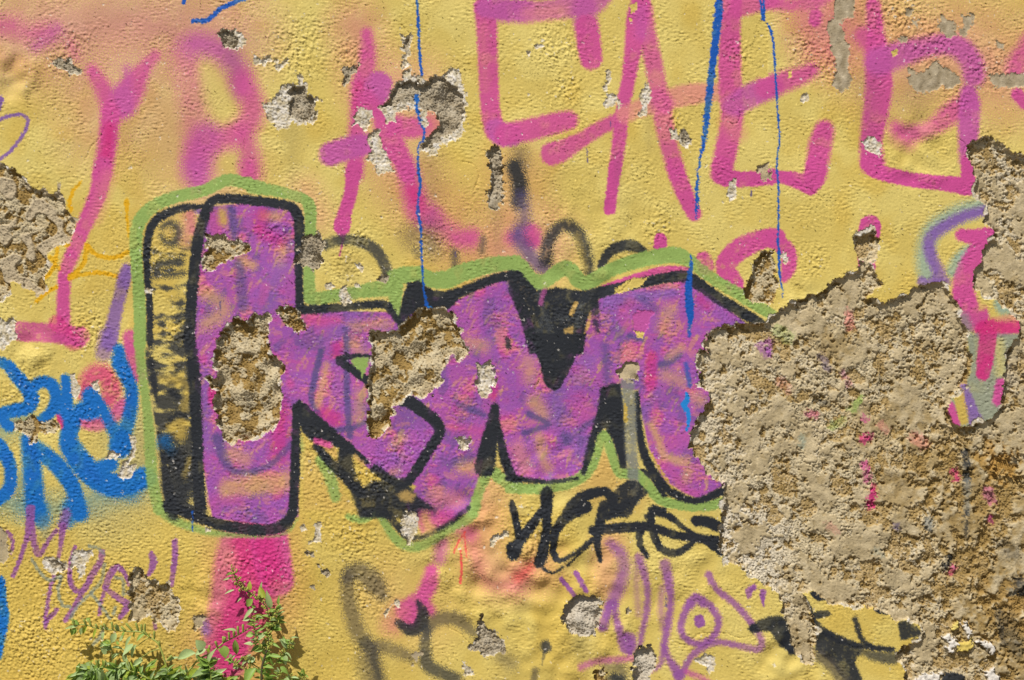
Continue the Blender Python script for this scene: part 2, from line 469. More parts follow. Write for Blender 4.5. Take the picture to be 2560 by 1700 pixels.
G('23', [(1830, -60), (2400, -60), (2270, 20), (2180, 500), (2150, 700), (1900, 800), (1700, 800), (1650, 600), (1870, 300)], 20, 'tgry', .85, 'pTail')
T('23', [(2130, 40), (2150, 300)], 90, 40, 'yel2', .6, 'pTail')
T('23', [(2030, -30), (2010, 150), (1985, 310)], [150, 145, 120], 14, 'hot', .9, 'pTail')
T('23', [(2150, 400), (2120, 560)], 90, 16, 'pink', .95, 'pTail')
T('23', [(1800, 420), (1860, 600), (1920, 760)], [80, 110, 130], 16, 'vio', .85, 'pTail')
T('23', [(1755, 490), (1800, 730)], 100, 16, 'yel3', .9, 'pTail')
T('23', [(1680, 610), (1730, 780)], 75, 14, 'pink', .95, 'pTail')

# gold scribble
T('10', [(745, 110), (670, 200), (640, 300), (655, 370)], [25, 34, 36, 40], 6, 'gold', .95, 'gTag')
T('10', [(1170, 290), (1175, 420), (1188, 620)], [50, 24, 20], 6, 'gold', .95, 'gTag')
T('10', [(530, 700), (515, 840), (480, 930), (415, 995)], 39, 5, 'gold', .95, 'gTag')
T('10', [(800, 690), (870, 765), (980, 808), (1090, 800), (1180, 755)], 42, 5, 'gold', .95, 'gTag')
T('10', [(800, 690), (785, 830), (720, 930), (640, 990)], 44, 5, 'gold', .95, 'gTag')
T('10', [(640, 1000), (800, 955), (950, 950), (1100, 985)], 39, 5, 'gold', .95, 'gTag')
T('10', [(335, 1215), (430, 1130), (525, 1075)], 36, 5, 'gold', .95, 'gTag')
T('10', [(460, 800), (510, 860), (550, 910)], 36, 8, 'gold', .9, 'gTag')
T('10', [(600, 690), (640, 690)], 34, 5, 'gold', .9, 'gTag')

# violet loop, bar
T('00', [(-20, 1110), (90, 1068), (180, 1058), (250, 1090), (250, 1170), (190, 1280), (100, 1390), (-20, 1480)], 32, 7, 'vio', .95, 'vLoop')
T('00', [(-20, 890), (20, 920), (-10, 1000)], 40, 8, 'vio', .95, 'vLoop')
T('10', [(1170, 910), (1150, 1000), (1100, 1180), (1050, 1380), (1010, 1600)], [95, 130, 115, 125, 150], 20, 'vio', .85, 'vBar')
T('10', [(1170, 920), (1140, 1050)], 90, 30, 'vio', .7, 'vBar')
T('20', [(990, -40), (960, 120)], 150, 40, 'vio', .75, 'vBar')

# blue tag (with its pink ground)
T('20', [(1200, -30), (1210, 150), (1270, 330)], 120, 30, 'pink', .9, nz=1)
T('20', [(800, 480), (850, 340), (960, 320), (1030, 430), (1000, 540)], 170, 55, 'hot', .7, wear=.3)
T('20', [(560, 700), (600, 790)], 90, 14, 'hot', .9)
T('20', [(760, 740), (900, 770), (1050, 700), (1140, 600)], 130, 30, 'pink', .8)
T('20', [(520, -30), (640, 10), (740, 20)], 80, 30, 'pink', .8)
for q_ in ([(60, 1500), (300, 1540), (700, 1520), (1000, 1420), (1300, 1340)], [(240, 1300), (300, 1560)], [(40, 820), (200, 760)]):
    T('20', q_, 230, 120, 'blue', .30, nz=0, spk=.5)
BT = dict(col='blue', pid='bTag')
T('20', [(-30, 190), (60, 230), (150, 330), (240, 440), (290, 540), (250, 620), (100, 660), (-30, 700)], [81, 104, 122, 128, 139, 128, 128, 128], 16, **BT)
T('20', [(290, 450), (370, 390), (470, 410), (515, 520), (490, 630), (430, 700), (370, 735)], [104, 110, 116, 110, 110, 104, 93], 18, **BT)
T('20', [(600, 360), (615, 480), (600, 620), (660, 740), (640, 880), (620, 960)], [93, 116, 151, 162, 139, 139], 20, **BT)
T('20', [(40, 760), (90, 800)], 104, 18, **BT)
T('20', [(250, 800), (280, 820)], 87, 12, **BT)
T('20', [(255, 910), (290, 1100), (310, 1300), (330, 1600)], [128, 174, 174, 186], 29, **BT)
T('20', [(260, 920), (420, 1060), (560, 1190), (680, 1380), (730, 1600)], [104, 151, 162, 151, 128], 22, **BT)
T('20', [(610, 880), (660, 1000), (780, 1170), (920, 1290), (1080, 1340), (1340, 1270)], [128, 197, 220, 220, 220, 197], 24, **BT)
T('20', [(840, 520), (860, 640), (760, 650)], 174, 24, **BT)
T('20', [(840, 540), (930, 620), (1010, 760), (1090, 890), (1110, 980)], [151, 116, 104, 162, 220], 26, **BT)
T('20', [(1095, 90), (1110, 210), (1190, 380), (1220, 520), (1190, 720), (1130, 900)], [104, 151, 128, 116, 128, 151], 22, **BT)
T('20', [(930, 1180), (1020, 1150)], 139, 24, **BT)
T('20', [(-20, 960), (60, 1070), (105, 1220), (80, 1380), (-20, 1470)], [128, 128, 116, 122, 128], 16, **BT)
T('20', [(1000, 1330), (1200, 1400)], 160, 70, 'blue', .6)
T('20', [(700, 1480), (740, 1600)], 151, 34, **BT)
T('30', [(350, -30), (390, 90)], 160, 40, 'blue', .8, 'bTag')
T('30', [(650, -30), (640, 60), (600, 120)], [160, 150, 110], 40, 'blue', .85, 'bTag')
T('30', [(400, 100), (420, 220)], 110, 60, 'tgry', .5)
T('30', [(5, 650), (15, 850), (25, 1000), (0, 1200), (-10, 1350)], [80, 90, 120, 90, 60], 14, 'blue', 1, 'bEdge')
T('20', [(1500, 950), (1560, 1000)], 130, 50, 'blue', .6)

for q_ in ([(290, 1000), (310, 1250)], [(60, 1100), (90, 1350)], [(700, 1100), (900, 1280)], [(1200, 450), (1190, 700)], [(100, 300), (220, 440)]):
    T('20', q_, 60, 45, 'dblue', .4, 'bTag', spk=.6)
# violet marker tag
VT = dict(soft=9, col='vio2', pid='vTag', wear=.15)
T('30', [(118, 610), (180, 450), (240, 280), (275, 120), (285, -10)], [45, 40, 50, 80, 90], a=.9, **VT)
T('30', [(290, 100), (310, 290), (345, 410), (390, 370), (450, 270), (520, 190)], [60, 60, 60, 45, 35, 40], a=.85, **VT)
T('30', [(610, 30), (580, 150)], 90, 25, 'vio2', .85, 'vTag')
T('30', [(575, 150), (560, 300), (535, 440)], [70, 45, 40], a=.85, **VT)
T('30', [(70, 200), (115, 290), (100, 400)], [40, 42, 30], a=.85, **VT)
T('30', [(490, 610), (450, 760), (415, 1000), (415, 1090)], [35, 36, 40, 30], a=.9, **VT)
T('30', [(410, 1040), (520, 920)], [50, 40], a=.85, **VT)
T('30', [(690, 340), (650, 470), (640, 640), (690, 740), (770, 730), (850, 590), (920, 480), (940, 390)], [35, 45, 50, 55, 60, 60, 60, 60], a=.9, **VT)
T('30', [(760, 740), (690, 880), (600, 1020)], [50, 55, 50], a=.88, **VT)
T('30', [(965, 720), (1010, 600), (1080, 530), (1150, 590), (1185, 690)], [60, 70, 60, 45, 30], a=.9, **VT)
T('30', [(965, 720), (1080, 810), (1170, 880), (1110, 990)], [50, 60, 70, 50], a=.9, **VT)
T('30', [(960, 750), (920, 880), (910, 970)], [40, 32, 28], a=.85, **VT)
T('30', [(1395, 410), (1415, 480), (1370, 600)], [55, 75, 35], a=.9, **VT)
T('30', [(1612, 290), (1610, 450), (1580, 690)], [55, 58, 45], a=.92, **VT)
T('30', [(1420, 1050), (1430, 1090)], 40, 10, 'vio2', .7)
T('30', [(1870, 1030), (1900, 1110)], 90, 40, 'vio', .7)
for q in ([(290, 460), (370, 590), (450, 650), (560, 610)], [(560, 620), (530, 750), (570, 880), (640, 900)], [(960, 500), (930, 650), (830, 770), (720, 880), (640, 1000)],
          [(830, 770), (920, 880), (1010, 1000)], [(820, 335), (900, 350), (950, 400)], [(1060, 620), (1130, 650), (1130, 780)], [(1060, 900), (1040, 960)], [(960, 1080), (920, 1170), (860, 1240)]):
    T('30', q, 32, 8, 'tgry', .75, 'vTag')

# smoky arcs and smudges behind the piece
T('11', [(640, 690), (720, 660), (880, 645), (1050, 700), (1150, 800), (1205, 920), (1215, 980)], [90, 95, 100, 105, 105, 100, 80], 18, 'blk2', .82, 'kArc', wear=.2)
T('11', [(1440, 600), (1580, 560), (1620, 700)], 190, 110, 'smoke', .45, nz=2, spk=.5)
T('11', [(1470, 740), (1490, 770)], 60, 40, 'smoke', .5, nz=2, spk=.5)
T('11', [(2095, 640), (2085, 750)], 60, 35, 'smoke', .6, spk=.5)
T('11', [(1830, 760), (1840, 890)], 70, 35, 'smoke', .7, spk=.5)
T('01', [(2440, 1500), (2430, 1420)], 150, 80, 'smoke', .45, spk=.5, nz=0)
T('12', [(20, -30), (70, 130), (60, 300)], [140, 150, 130], 45, 'blk', .88, 'kSmk', spk=.5)
T('12', [(90, 250), (110, 450), (60, 560)], 120, 60, 'ghost', .6, spk=.5)
T('12', [(60, 620), (120, 720), (220, 850), (290, 900)], 140, 50, 'ghost', .65, spk=.5)
T('12', [(310, 830), (330, 680), (400, 560), (500, 510), (600, 570), (670, 720), (720, 950)], [120, 110, 105, 110, 110, 110, 100], 34, 'blk', .8, 'kArcs', spk=.6, wear=.35)
T('12', [(600, 600), (680, 900)], 60, 30, 'yel3', .35, spk=.5)
T('12', [(820, 880), (890, 770), (1000, 705), (1120, 700), (1240, 770)], [70, 95, 105, 105, 70], 14, 'blk', .92, 'kArcs', spk=.4)

# ------------------------------------------------------------------ the purple piece
FILL = [(478, 478), (560, 468), (680, 480), (692, 715), (920, 720), (960, 680), (1060, 690), (1150, 640), (1190, 650), (1230, 750), (1275, 890), (1330, 760),
        (1385, 685), (1590, 640), (1720, 745), (1700, 800), (1700, 1110), (1672, 1118), (1610, 1150), (1530, 1110), (1495, 1030), (1470, 900), (1410, 890), (1385, 960), (1340, 1095),
        (1250, 1112), (1165, 1095), (1135, 960), (1108, 1090), (1080, 1180), (1010, 1215), (930, 1175), (960, 1120), (850, 1080), (690, 930), (688, 1190), (640, 1212), (490, 1195), (455, 1000), (445, 800), (455, 640)]
wF, sdF = polysd(fr('F', FILL))
sl = (slice(wF[0], wF[1]), slice(wF[2], wF[3]))
base = np.broadcast_to(PAL['pur'], C[sl].shape).copy()


def mixin(mask, col, a):
    global base
    base = base * (1 - a * mask[..., None]) + PAL[col] * a * mask[..., None]


mixin(sstep(-.2, 1.2, N120[sl] + .4 * N40[sl]), 'pur2', .9)
mixin(sstep(.7, 1.7, N120b[sl] + .5 * N70[sl] - .2), 'pink', .7)
mixin(sstep(.9, 1.9, BRS[sl] * .9 + .3 * BR3[sl] + .2 * N10[sl]), 'orange', .7)
mixin(sstep(1.1, 2.2, BRV[sl]), 'pink', .4)
mixin(sstep(.8, 1.8, N250b[sl] * .6 + N120[sl] * -.8 + .3 * N10[sl]), 'vio', .45)
mixin(sstep(.2, 1.3, BR3[sl] - .4 * N120[sl]), 'lil', .4)
mixin(sstep(1.1, 2.0, N120b[sl] + .5 * BRV[sl] + .3 * N10[sl]), 'salm', .55)
mixin(sstep(.8, 1.7, -BR3[sl] + .5 * BRS[sl]), 'ghost', .38)
mixin(sstep(1.0, 1.9, BRH[sl] + .3 * N10[sl]), 'salm', .4)
alF = (1 - sstep(-3, 3, sdF)) * (1 - .10 * sstep(.6, 1.6, N10[sl]))
C[sl] = C[sl] * (1 - alF[..., None]) + base * alF[..., None]
PID[sl][alF > .5] = PINDEX['piece_fill']
fl = 'piece_fill'
T('10', [(1960, 420), (1990, 560)], 130, 40, 'pink', .6, fl)
T('10', [(2050, 390), (2060, 470)], 90, 40, 'yel3', .8, fl)
T('10', [(2140, 370), (2160, 620)], 70, 25, 'ghost', .8, fl)
T('10', [(1900, 1150), (1980, 1180), (2060, 1300), (1900, 1420)], 130, 60, 'orange', .7, fl, spk=.5)
T('10', [(2230, 840), (2330, 880)], 90, 40, 'orange', .75, fl)
T('10', [(2200, 860), (2220, 1000), (2240, 1260)], [60, 100, 110], 30, 'ghost', .6, fl)
T('11', [(70, 420), (200, 430)], 90, 40, 'orange', .75, fl)
T('11', [(240, 700), (230, 860)], 80, 45, 'orange', .65, fl)
T('11', [(60, 400), (60, 560), (200, 640)], 120, 60, 'hot', .5, fl)
T('11', [(250, 900), (150, 1050), (120, 1250)], 150, 70, 'vio', .55, fl)
T('11', [(90, 1080), (60, 1220)], 70, 30, 'lil', .7, fl)
T('11', [(480, 1380), (620, 1390), (760, 1380)], 90, 40, 'pink', .7, fl)
T('11', [(900, 1440), (1200, 1420)], 90, 50, 'orange', .6, fl)
T('11', [(620, 1560), (800, 1480)], 130, 60, 'vio', .5, fl)
T('20', [(1900, 300), (1890, 700), (1920, 1000)], [60, 90, 120], 40, 'vio', .5, fl)
T('20', [(1960, 460), (1960, 560)], 70, 25, 'hot', .8, fl)
T('20', [(2000, 900), (2050, 1050), (2150, 1200), (2361, 1230)], [90, 110, 70, 60], 25, 'ghost', .75, fl)
T('20', [(2150, 1050), (2250, 1090)], 140, 60, 'orange', .6, fl)
T('20', [(2100, 1380), (2330, 1330)], 190, 60, 'orange', .75, fl)
T('20', [(1950, 1180), (1960, 1450)], 90, 40, 'pur', .7, fl)
T('20', [(1960, 1500), (2200, 1490)], 90, 40, 'lil', .6, fl)
T('21', [(0, 1330), (150, 1330), (280, 1300)], 190, 60, 'orange', .7, fl)
T('21', [(230, 600), (220, 900), (200, 1050)], 150, 60, 'hot', .55, fl)
T('21', [(-20, 1210), (130, 1150), (330, 960)], 60, 20, 'ghost', .65, fl)
T('21', [(600, 100), (540, 350), (515, 560), (590, 680)], [55, 62, 60, 40], 14, 'ghost', .85, fl)
T('21', [(650, 230), (570, 600)], 60, 30, 'orange', .65, fl)
T('21', [(830, -100), (840, 200), (840, 500), (870, 880)], 60, 16, 'ghost', .8, fl)
T('21', [(700, 830), (880, 815), (1010, 750)], 50, 14, 'ghost', .8, fl)
T('21', [(750, 60), (740, 120)], 90, 40, 'hot', .6, fl)
T('21', [(640, 680), (720, 720)], 130, 50, 'hot', .55, fl)
T('21', [(960, 120), (920, 60)], 130, 60, 'orange', .5, fl)
T('21', [(960, 500), (950, 720)], 110, 50, 'orange', .5, fl)
T('21', [(1300, 950), (1350, 900)], 90, 50, 'orange', .6, fl)
T('21', [(1300, 1200), (1260, 1230)], 80, 40, 'orange', .6, fl)
T('21', [(1150, 1060), (1280, 1130), (1420, 1030)], 100, 60, 'pur', .7, fl)
T('21', [(1500, 800), (1570, 950), (1480, 1150)], 110, 50, 'pur', .75, fl)
T('21', [(1870, 600), (2100, 690)], 60, 25, 'ghost', .7, fl)
T('21', [(1850, 1130), (1980, 1090)], 80, 30, 'ghost', .6, fl)
T('21', [(1900, 1180), (2050, 1180)], 120, 60, 'orange', .7, fl)
T('21', [(2200, 430), (2190, 520)], 60, 30, 'hot', .6, fl)
T('21', [(1700, 1450), (1850, 1480)], 150, 70, 'salm', .6, fl)
T('21', [(1950, 30), (2100, 60)], 120, 60, 'orange', .55, fl)
T('21', [(1830, 800), (2080, 850)], 110, 50, 'pink', .55, fl)
T('12', [(900, 1200), (1100, 1180), (1350, 1150), (1500, 1130)], [120, 120, 90, 60], 40, 'vio', .7, fl)
T('12', [(1180, 1180), (1320, 1280)], 80, 40, 'ghost', .5, fl)
T('12', [(1100, 1230), (1010, 1330), (1080, 1450)], 90, 40, 'pink', .5, fl)
T('12', [(1800, 1220), (1950, 1330), (2000, 1400)], 120, 50, 'pur', .6, fl)
T('12', [(1450, 1300), (1400, 1450)], 130, 70, 'orange', .6, fl)
T('12', [(1080, 1530), (1200, 1560)], 50, 20, 'ghost', .8, fl)
T('12', [(1740, 1190), (1800, 1260)], 70, 40, 'hot', .5, fl)
T('22', [(150, 200), (170, 350)], 130, 60, 'orange', .5, fl)
T('22', [(210, 570), (300, 700)], 140, 60, 'orange', .65, fl)
T('22', [(420, 500), (400, 750)], 130, 60, 'vio', .6, fl)
T('22', [(640, 600), (720, 720)], 190, 70, 'lil', .7, fl)
T('22', [(700, 200), (600, 350)], 170, 60, 'vio', .5, fl)
T('22', [(150, 680), (330, 780), (110, 860)], 55, 18, 'ghost', .75, fl)
T('22', [(640, 820), (760, 740)], 60, 25, 'ghost', .7, fl)
T('22', [(500, 900), (510, 930)], 90, 25, 'ghost', .7, fl)
T('22', [(250, 900), (280, 1080), (330, 1180)], 90, 50, 'orange', .65, fl)
T('22', [(60, 1000), (120, 1180)], 130, 60, 'salm', .6, fl)
T('22', [(860, 60), (880, 380)], 80, 40, 'ghost', .55, fl)
T('22', [(1290, 150), (1280, 420)], 100, 30, 'hot', .6, fl)
T('22', [(1370, 230), (1470, 195), (1545, 140)], 55, 16, 'ghost', .75, fl)
T('22', [(1450, 150), (1550, 80)], 80, 40, 'orange', .6, fl)
T('22', [(1420, 320), (1560, 380)], 120, 60, 'orange', .55, fl)
T('22', [(1250, 740), (1230, 640), (1350, 480)], 90, 40, 'vio', .6, fl)
T('22', [(1280, 780), (1350, 920), (1420, 1080), (1600, 1120)], [60, 70, 90, 100], 30, 'orange', .75, fl)
T('22', [(1570, 1330), (1620, 1220)], 90, 40, 'orange', .65, fl)
T('22', [(1430, 1150), (1570, 1350), (1700, 1420)], 70, 30, 'lil', .8, fl)
T('22', [(1680, 520), (1740, 560)], 110, 50, 'orange', .55, fl)
T('22', [(1650, 900), (1500, 950)], 160, 60, 'lil', .55, fl)

# side of the first letter: black smears over yellow
SIDE = [(1340, 200), (1380, 480), (1480, 400), (1700, 350), (1840, 350), (1830, 650), (1790, 950), (1760, 1300), (1750, 1568)]
q1 = fr('10', SIDE)
q2 = fr('20', [(1760, 300), (1800, 700), (1830, 1200), (1870, 1568)])
q3 = fr('30', [(1880, 60), (1600, 0)])
q4 = fr('20', [(1540, 1568), (1500, 1400), (1480, 1100), (1420, 700), (1350, 300), (1340, 50)])
wS, sdS = polysd(np.vstack([q1[1:], q2, q3, q4]))
sl = (slice(wS[0], wS[1]), slice(wS[2], wS[3]))
ramp = sstep(620, 1250, YS[sl[0]])[:, None]
mk = sstep(-.9 - .9 * ramp, .7 - .6 * ramp, (BRH[sl] * .85 + BR2[sl] * .25 + N6H[sl] * .25) - .9 + 1.9 * ramp)
alS = (1 - sstep(-2, 2, sdS)) * sstep(560, 640, YS[sl[0]])[:, None] * mk * .9
C[sl] = C[sl] * (1 - alS[..., None]) + PAL['blk2'] * alS[..., None]
PID[sl][sdS < 0] = PINDEX['piece_side']
sd_ = 'piece_side'
T('10', [(1490, 530), (1570, 490), (1650, 560), (1620, 660), (1540, 670), (1490, 610)], [45, 60, 80, 80, 60, 40], 35, 'blk2', .8, sd_, spk=.6)
T('10', [(1440, 960), (1460, 880), (1560, 860), (1660, 840)], 80, 35, 'blk2', .85, sd_, spk=.6)
T('10', [(1440, 960), (1560, 970), (1690, 950)], 50, 30, 'blk2', .8, sd_, spk=.6)
T('10', [(1750, 400), (1780, 560)], 80, 40, 'pink', .55, sd_)
T('10', [(1740, 440), (1720, 650)], 110, 60, 'salm', .5, sd_)
T('10', [(1830, 380), (1880, 400)], 60, 20, 'vio', .8, sd_)
T('20', [(1500, 350), (1720, 420), (1700, 640)], 90, 40, 'yel3', .6, sd_, spk=.5)
T('20', [(1590, 800), (1680, 760), (1660, 880)], 110, 35, 'yel3', .75, sd_, spk=.6)
T('20', [(1580, 480), (1640, 520)], 60, 20, 'blk', .9, sd_)
T('20', [(1560, 740), (1640, 690), (1720, 700)], 50, 20, 'blk', .9, sd_)
T('20', [(1520, 930), (1570, 1020)], 110, 40, 'blue', .65, sd_)
T('20', [(1600, 1060), (1700, 1300), (1650, 1450)], 200, 80, 'blk', .75, sd_)
T('20', [(1750, 1100), (1700, 1250)], 50, 25, 'yel3', .5, sd_, spk=.6)

# green halo
HG = dict(col='green', pid='piece_halo', soft=9)
T('10', [(1295, 1600), (1290, 1300), (1270, 950), (1255, 650), (1290, 480), (1400, 350), (1600, 255), (1880, 190), (2080, 95), (2230, 110), (2400, 160)], [120, 115, 110, 120, 130, 120, 115, 110, 115, 110, 120], **HG)
T('11', [(-40, 165), (150, 185), (330, 230), (450, 275), (500, 370), (500, 600)], [110, 110, 90, 100, 115, 110], **HG)
T('11', [(490, 860), (490, 1080), (510, 1180), (680, 1170), (950, 1120), (1200, 1080), (1290, 990), (1480, 960), (1620, 1010), (1760, 1010), (1900, 950), (2150, 880), (2400, 850)],
  [100, 115, 130, 120, 120, 170, 160, 140, 150, 170, 170, 150, 130], **HG)
T('11', [(1280, 1060), (1290, 1250), (1300, 1350)], [150, 110, 60], **HG)
T('11', [(1283, 1330), (1287, 1390)], 18, 4, 'green', 1, 'piece_halo')
T('11', [(1322, 1330), (1312, 1410)], [14, 26], 4, 'green', 1, 'piece_halo')
T('12', [(-20, 860), (70, 890), (150, 990), (250, 1040), (340, 1000), (450, 920), (530, 910), (610, 1010), (690, 1040), (800, 985), (950, 905), (1150, 840), (1400, 790), (1540, 790), (1680, 870), (1850, 1000), (2100, 1150), (2361, 1310), (2400, 1330)],
  [130, 150, 150, 140, 130, 140, 130, 140, 140, 130, 130, 140, 150, 150, 110, 105, 115, 110, 80], **HG)
T('12', [(250, 1100), (240, 1200), (220, 1280)], [26, 16, 16], 4, 'green2', 1, 'piece_halo')
T('20', [(1290, -30), (1300, 220), (1340, 500), (1370, 800), (1385, 1100), (1410, 1350), (1470, 1560)], [100, 90, 80, 100, 105, 110, 120], 14, 'green', .92, 'piece_halo')
T('30', [(1470, -20), (1600, 90), (1800, 170), (2000, 215), (2361, 240)], [110, 90, 70, 60, 40], 20, 'green', .85, 'piece_halo')
T('31', [(-20, 240), (160, 240), (310, 190), (380, 80)], [30, 26, 30, 20], 14, 'green', .7, 'piece_halo')
T('21', [(600, 1110), (680, 1250), (735, 1450)], [100, 110, 90], 20, 'green', .85, 'piece_halo')
T('21', [(400, 900), (420, 1000)], 50, 25, 'green2', .6)
T('31', [(850, 60), (980, 90), (1110, 30), (1180, 100), (1260, 230), (1350, 310), (1470, 340), (1620, 280), (1800, 160), (1950, 80), (2020, -30)], [50, 70, 70, 80, 90, 100, 95, 90, 90, 100, 100], 18, 'green', .93, 'piece_halo')
T('21', [(2400, 1350), (2260, 1280), (2170, 1210), (2090, 1310), (2040, 1450), (2000, 1600)], [110, 115, 90, 95, 95, 100], 16, 'green', .95, 'piece_halo')
T('22', [(-20, 1370), (200, 1370), (450, 1345), (640, 1265), (740, 1140), (800, 970), (842, 870), (885, 940), (930, 1080), (985, 1210), (1100, 1235), (1180, 1250), (1290, 1390), (1400, 1485), (1600, 1525), (1800, 1530), (1990, 1480)],
  [95, 95, 100, 110, 100, 95, 90, 90, 95, 100, 95, 100, 105, 95, 95, 95, 95], **HG)

# ochre ground showing between halo and outline
G('22', [(840, 1020), (880, 1080), (960, 1290), (1020, 1310), (900, 1400), (700, 1330), (790, 1200)], 10, 'ochre', .8)
G('21', [(460, 1000), (560, 1080), (680, 1180), (820, 1320), (800, 1400), (950, 1568), (430, 1568), (440, 1150)], 25, 'ochre', .5)
T('21', [(600, 1110), (680, 1250), (735, 1450)], [100, 110, 90], 20, 'green', .8, 'piece_halo')

# black outline
BL = dict(col='blk', pid='piece_line')
T('10', [(1385, 1600), (1380, 1250), (1365, 1050), (1355, 800), (1370, 620), (1420, 490), (1520, 410), (1700, 350), (1910, 335)], [60, 65, 60, 70, 75, 80, 80, 75, 40], 10, **BL)
T('20', [(1390, 180), (1420, 400), (1450, 560)], [60, 60, 30], 14, a=.85, **BL)
T('10', [(1745, 1600), (1760, 1300), (1790, 950), (1830, 650), (1885, 430), (1960, 290), (2100, 262), (2400, 285)], [110, 105, 105, 105, 95, 90, 90, 90], 10, **BL)
T('20', [(1745, -30), (1790, 300), (1805, 600), (1815, 900), (1825, 1200), (1850, 1600)], [110, 115, 110, 110, 110, 120], 14, **BL)
T('20', [(1500, 1050), (1540, 1350), (1600, 1600)], [60, 110, 130], 30, a=.85, **BL)
T('11', [(-30, 285), (180, 305), (330, 345), (390, 440), (398, 600), (392, 850), (398, 1050), (405, 1290)], [85, 85, 95, 100, 95, 75, 75, 80], 10, **BL)
T('11', [(405, 1290), (700, 1275), (1000, 1245), (1190, 1245), (1240, 1290), (1310, 1390), (1370, 1440)], [85, 80, 75, 80, 70, 60, 60], 10, **BL)
G('11', [(1400, 1040), (1510, 1020), (1545, 1060), (1640, 1110), (1760, 1120), (1880, 1080), (1880, 1190), (1770, 1290), (1480, 1300), (1370, 1410), (1300, 1430), (1350, 1180)], 10, **BL)
T('11', [(1780, 1165), (1900, 1125), (2100, 1040), (2270, 985), (2420, 975)], [110, 90, 85, 85, 90], 10, **BL)
G('12', [(-30, 930), (60, 930), (130, 1000), (230, 1110), (300, 1100), (420, 1085), (600, 1110), (690, 1110), (790, 1130), (800, 1270), (740, 1290), (690, 1400), (660, 1700), (160, 1700), (60, 1330), (-30, 1120)], 12, wear=.16, **BL)
for q_, w_, a_ in (([(330, 1380), (360, 1560)], 60, .28), ([(250, 1150), (290, 1330), (250, 1480)], 40, .3), ([(620, 1250), (600, 1500)], 50, .35), ([(430, 1360), (520, 1365)], 40, .35)):
    T('12', q_, w_, 30, 'gry', a_, 'piece_line', spk=.6, nz=3)
T('12', [(300, 1110), (260, 1240)], 40, 14, 'lil', .7)
T('12', [(590, 1230), (545, 1330)], 40, 6, 'ochre', .9, 'piece_line')
G('12', [(480, 1470), (570, 1430), (570, 1600), (470, 1600)], 10, 'ochre', .85, 'piece_line', wear=.4)
G('12', [(720, 1290), (742, 1310), (705, 1480), (665, 1510), (690, 1400)], 6, 'ochre', .9, 'piece_line')
T('12', [(760, 1240), (770, 1400), (790, 1480)], [90, 60, 40], 25, 'blk', .75, 'piece_line', wear=.5)
T('12', [(740, 1150), (950, 1095), (1200, 1040), (1450, 990), (1610, 985), (1720, 1050), (1900, 1180), (2100, 1300), (2330, 1440)], [120, 95, 95, 100, 110, 110, 105, 105, 90], 10, **BL)
G('22', [(170, -60), (250, 200), (300, 400), (340, 450), (395, 470), (440, 450), (560, 230), (640, 0), (650, -60)], 10, **BL)
T('22', [(840, 460), (825, 640), (770, 830), (710, 1050), (660, 1220)], [60, 70, 70, 70, 50], 12, **BL)
G('22', [(820, 450), (920, 400), (1000, 400), (1030, 600), (1040, 750), (1060, 1100), (1060, 1190), (1000, 1180), (980, 1100), (940, 950), (900, 870), (860, 820), (790, 870), (740, 900), (790, 720)], 12, **BL)
T('22', [(1150, 500), (1165, 750), (1200, 980), (1270, 1160), (1390, 1330), (1540, 1440), (1720, 1480), (1950, 1390)], [50, 60, 75, 85, 85, 75, 60, 90], 12, **BL)
G('22', [(1170, 1190), (1240, 1190), (1440, 1440), (1390, 1460), (1290, 1300)], 8, **BL)
T('22', [(1270, 1030), (1400, 1250), (1480, 1370)], [14, 26, 14], 8, 'yel3', .85)
T('22', [(-30, 1275), (200, 1300), (400, 1308), (600, 1275)], [70, 45, 40, 30], 12, **BL)
T('30', [(1560, -40), (1700, 20), (1900, 95), (2100, 150), (2400, 185)], [130, 100, 100, 105, 105], 12, **BL)
T('31', [(-40, 185), (140, 178), (270, 130), (330, 40), (350, -60)], [105, 105, 110, 90, 80], 12, **BL)
T('21', [(345, 1600), (360, 1250), (370, 900), (385, 640)], [90, 90, 85, 90], 12, **BL)
G('21', [(335, 600), (400, 553), (460, 590), (640, 750), (860, 940), (1060, 1130), (1010, 1150), (900, 1060), (740, 990), (640, 930), (500, 930), (420, 830), (400, 760), (340, 800)], 10, **BL)
T('21', [(560, 980), (680, 1120), (840, 1280), (960, 1400)], [70, 90, 100, 110], 16, a=.98, **BL)
T('21', [(830, 1000), (830, 1200), (900, 1320)], [130, 160, 130], 18, a=.98, **BL)
G('21', [(840, 1290), (960, 1380), (1080, 1300), (1250, 1280), (1400, 1320), (1500, 1450), (1680, 1570), (1650, 1640), (960, 1640), (880, 1420)], 22, a=.96, wear=.15, **BL)
T('21', [(1100, 1190), (1250, 1290), (1380, 1315), (1460, 1230), (1580, 1040), (1690, 860), (1650, 745), (1530, 650), (1400, 560), (1350, 560)], [90, 80, 90, 95, 95, 100, 115, 115, 120, 110], 10, **BL)
T('31', [(1180, 20), (1290, 130), (1400, 240), (1520, 250), (1650, 190), (1830, 90), (1960, -20)], [60, 70, 80, 50, 50, 55, 40], 18, a=.92, wear=.3, **BL)
G('31', [(1500, 0), (1850, 0), (1830, 80), (1650, 170), (1530, 220), (1490, 120)], 30, 'pink', .7, 'piece_fill', wear=.4)
T('31', [(1560, 60), (1600, 180)], 90, 40, 'ochre', .7, 'piece_fill')
G('31', [(970, -30), (1130, -30), (1080, 30), (1000, 70)], 12, a=.95, **BL)
G('21', [(1300, 1420), (1380, 1380), (1480, 1420), (1440, 1500), (1340, 1480)], 25, 'ochre', .8, 'piece_line', wear=.3)
T('21', [(930, 1280), (1010, 1245)], 45, 14, 'yel3', .8, 'piece_line', wear=.3)
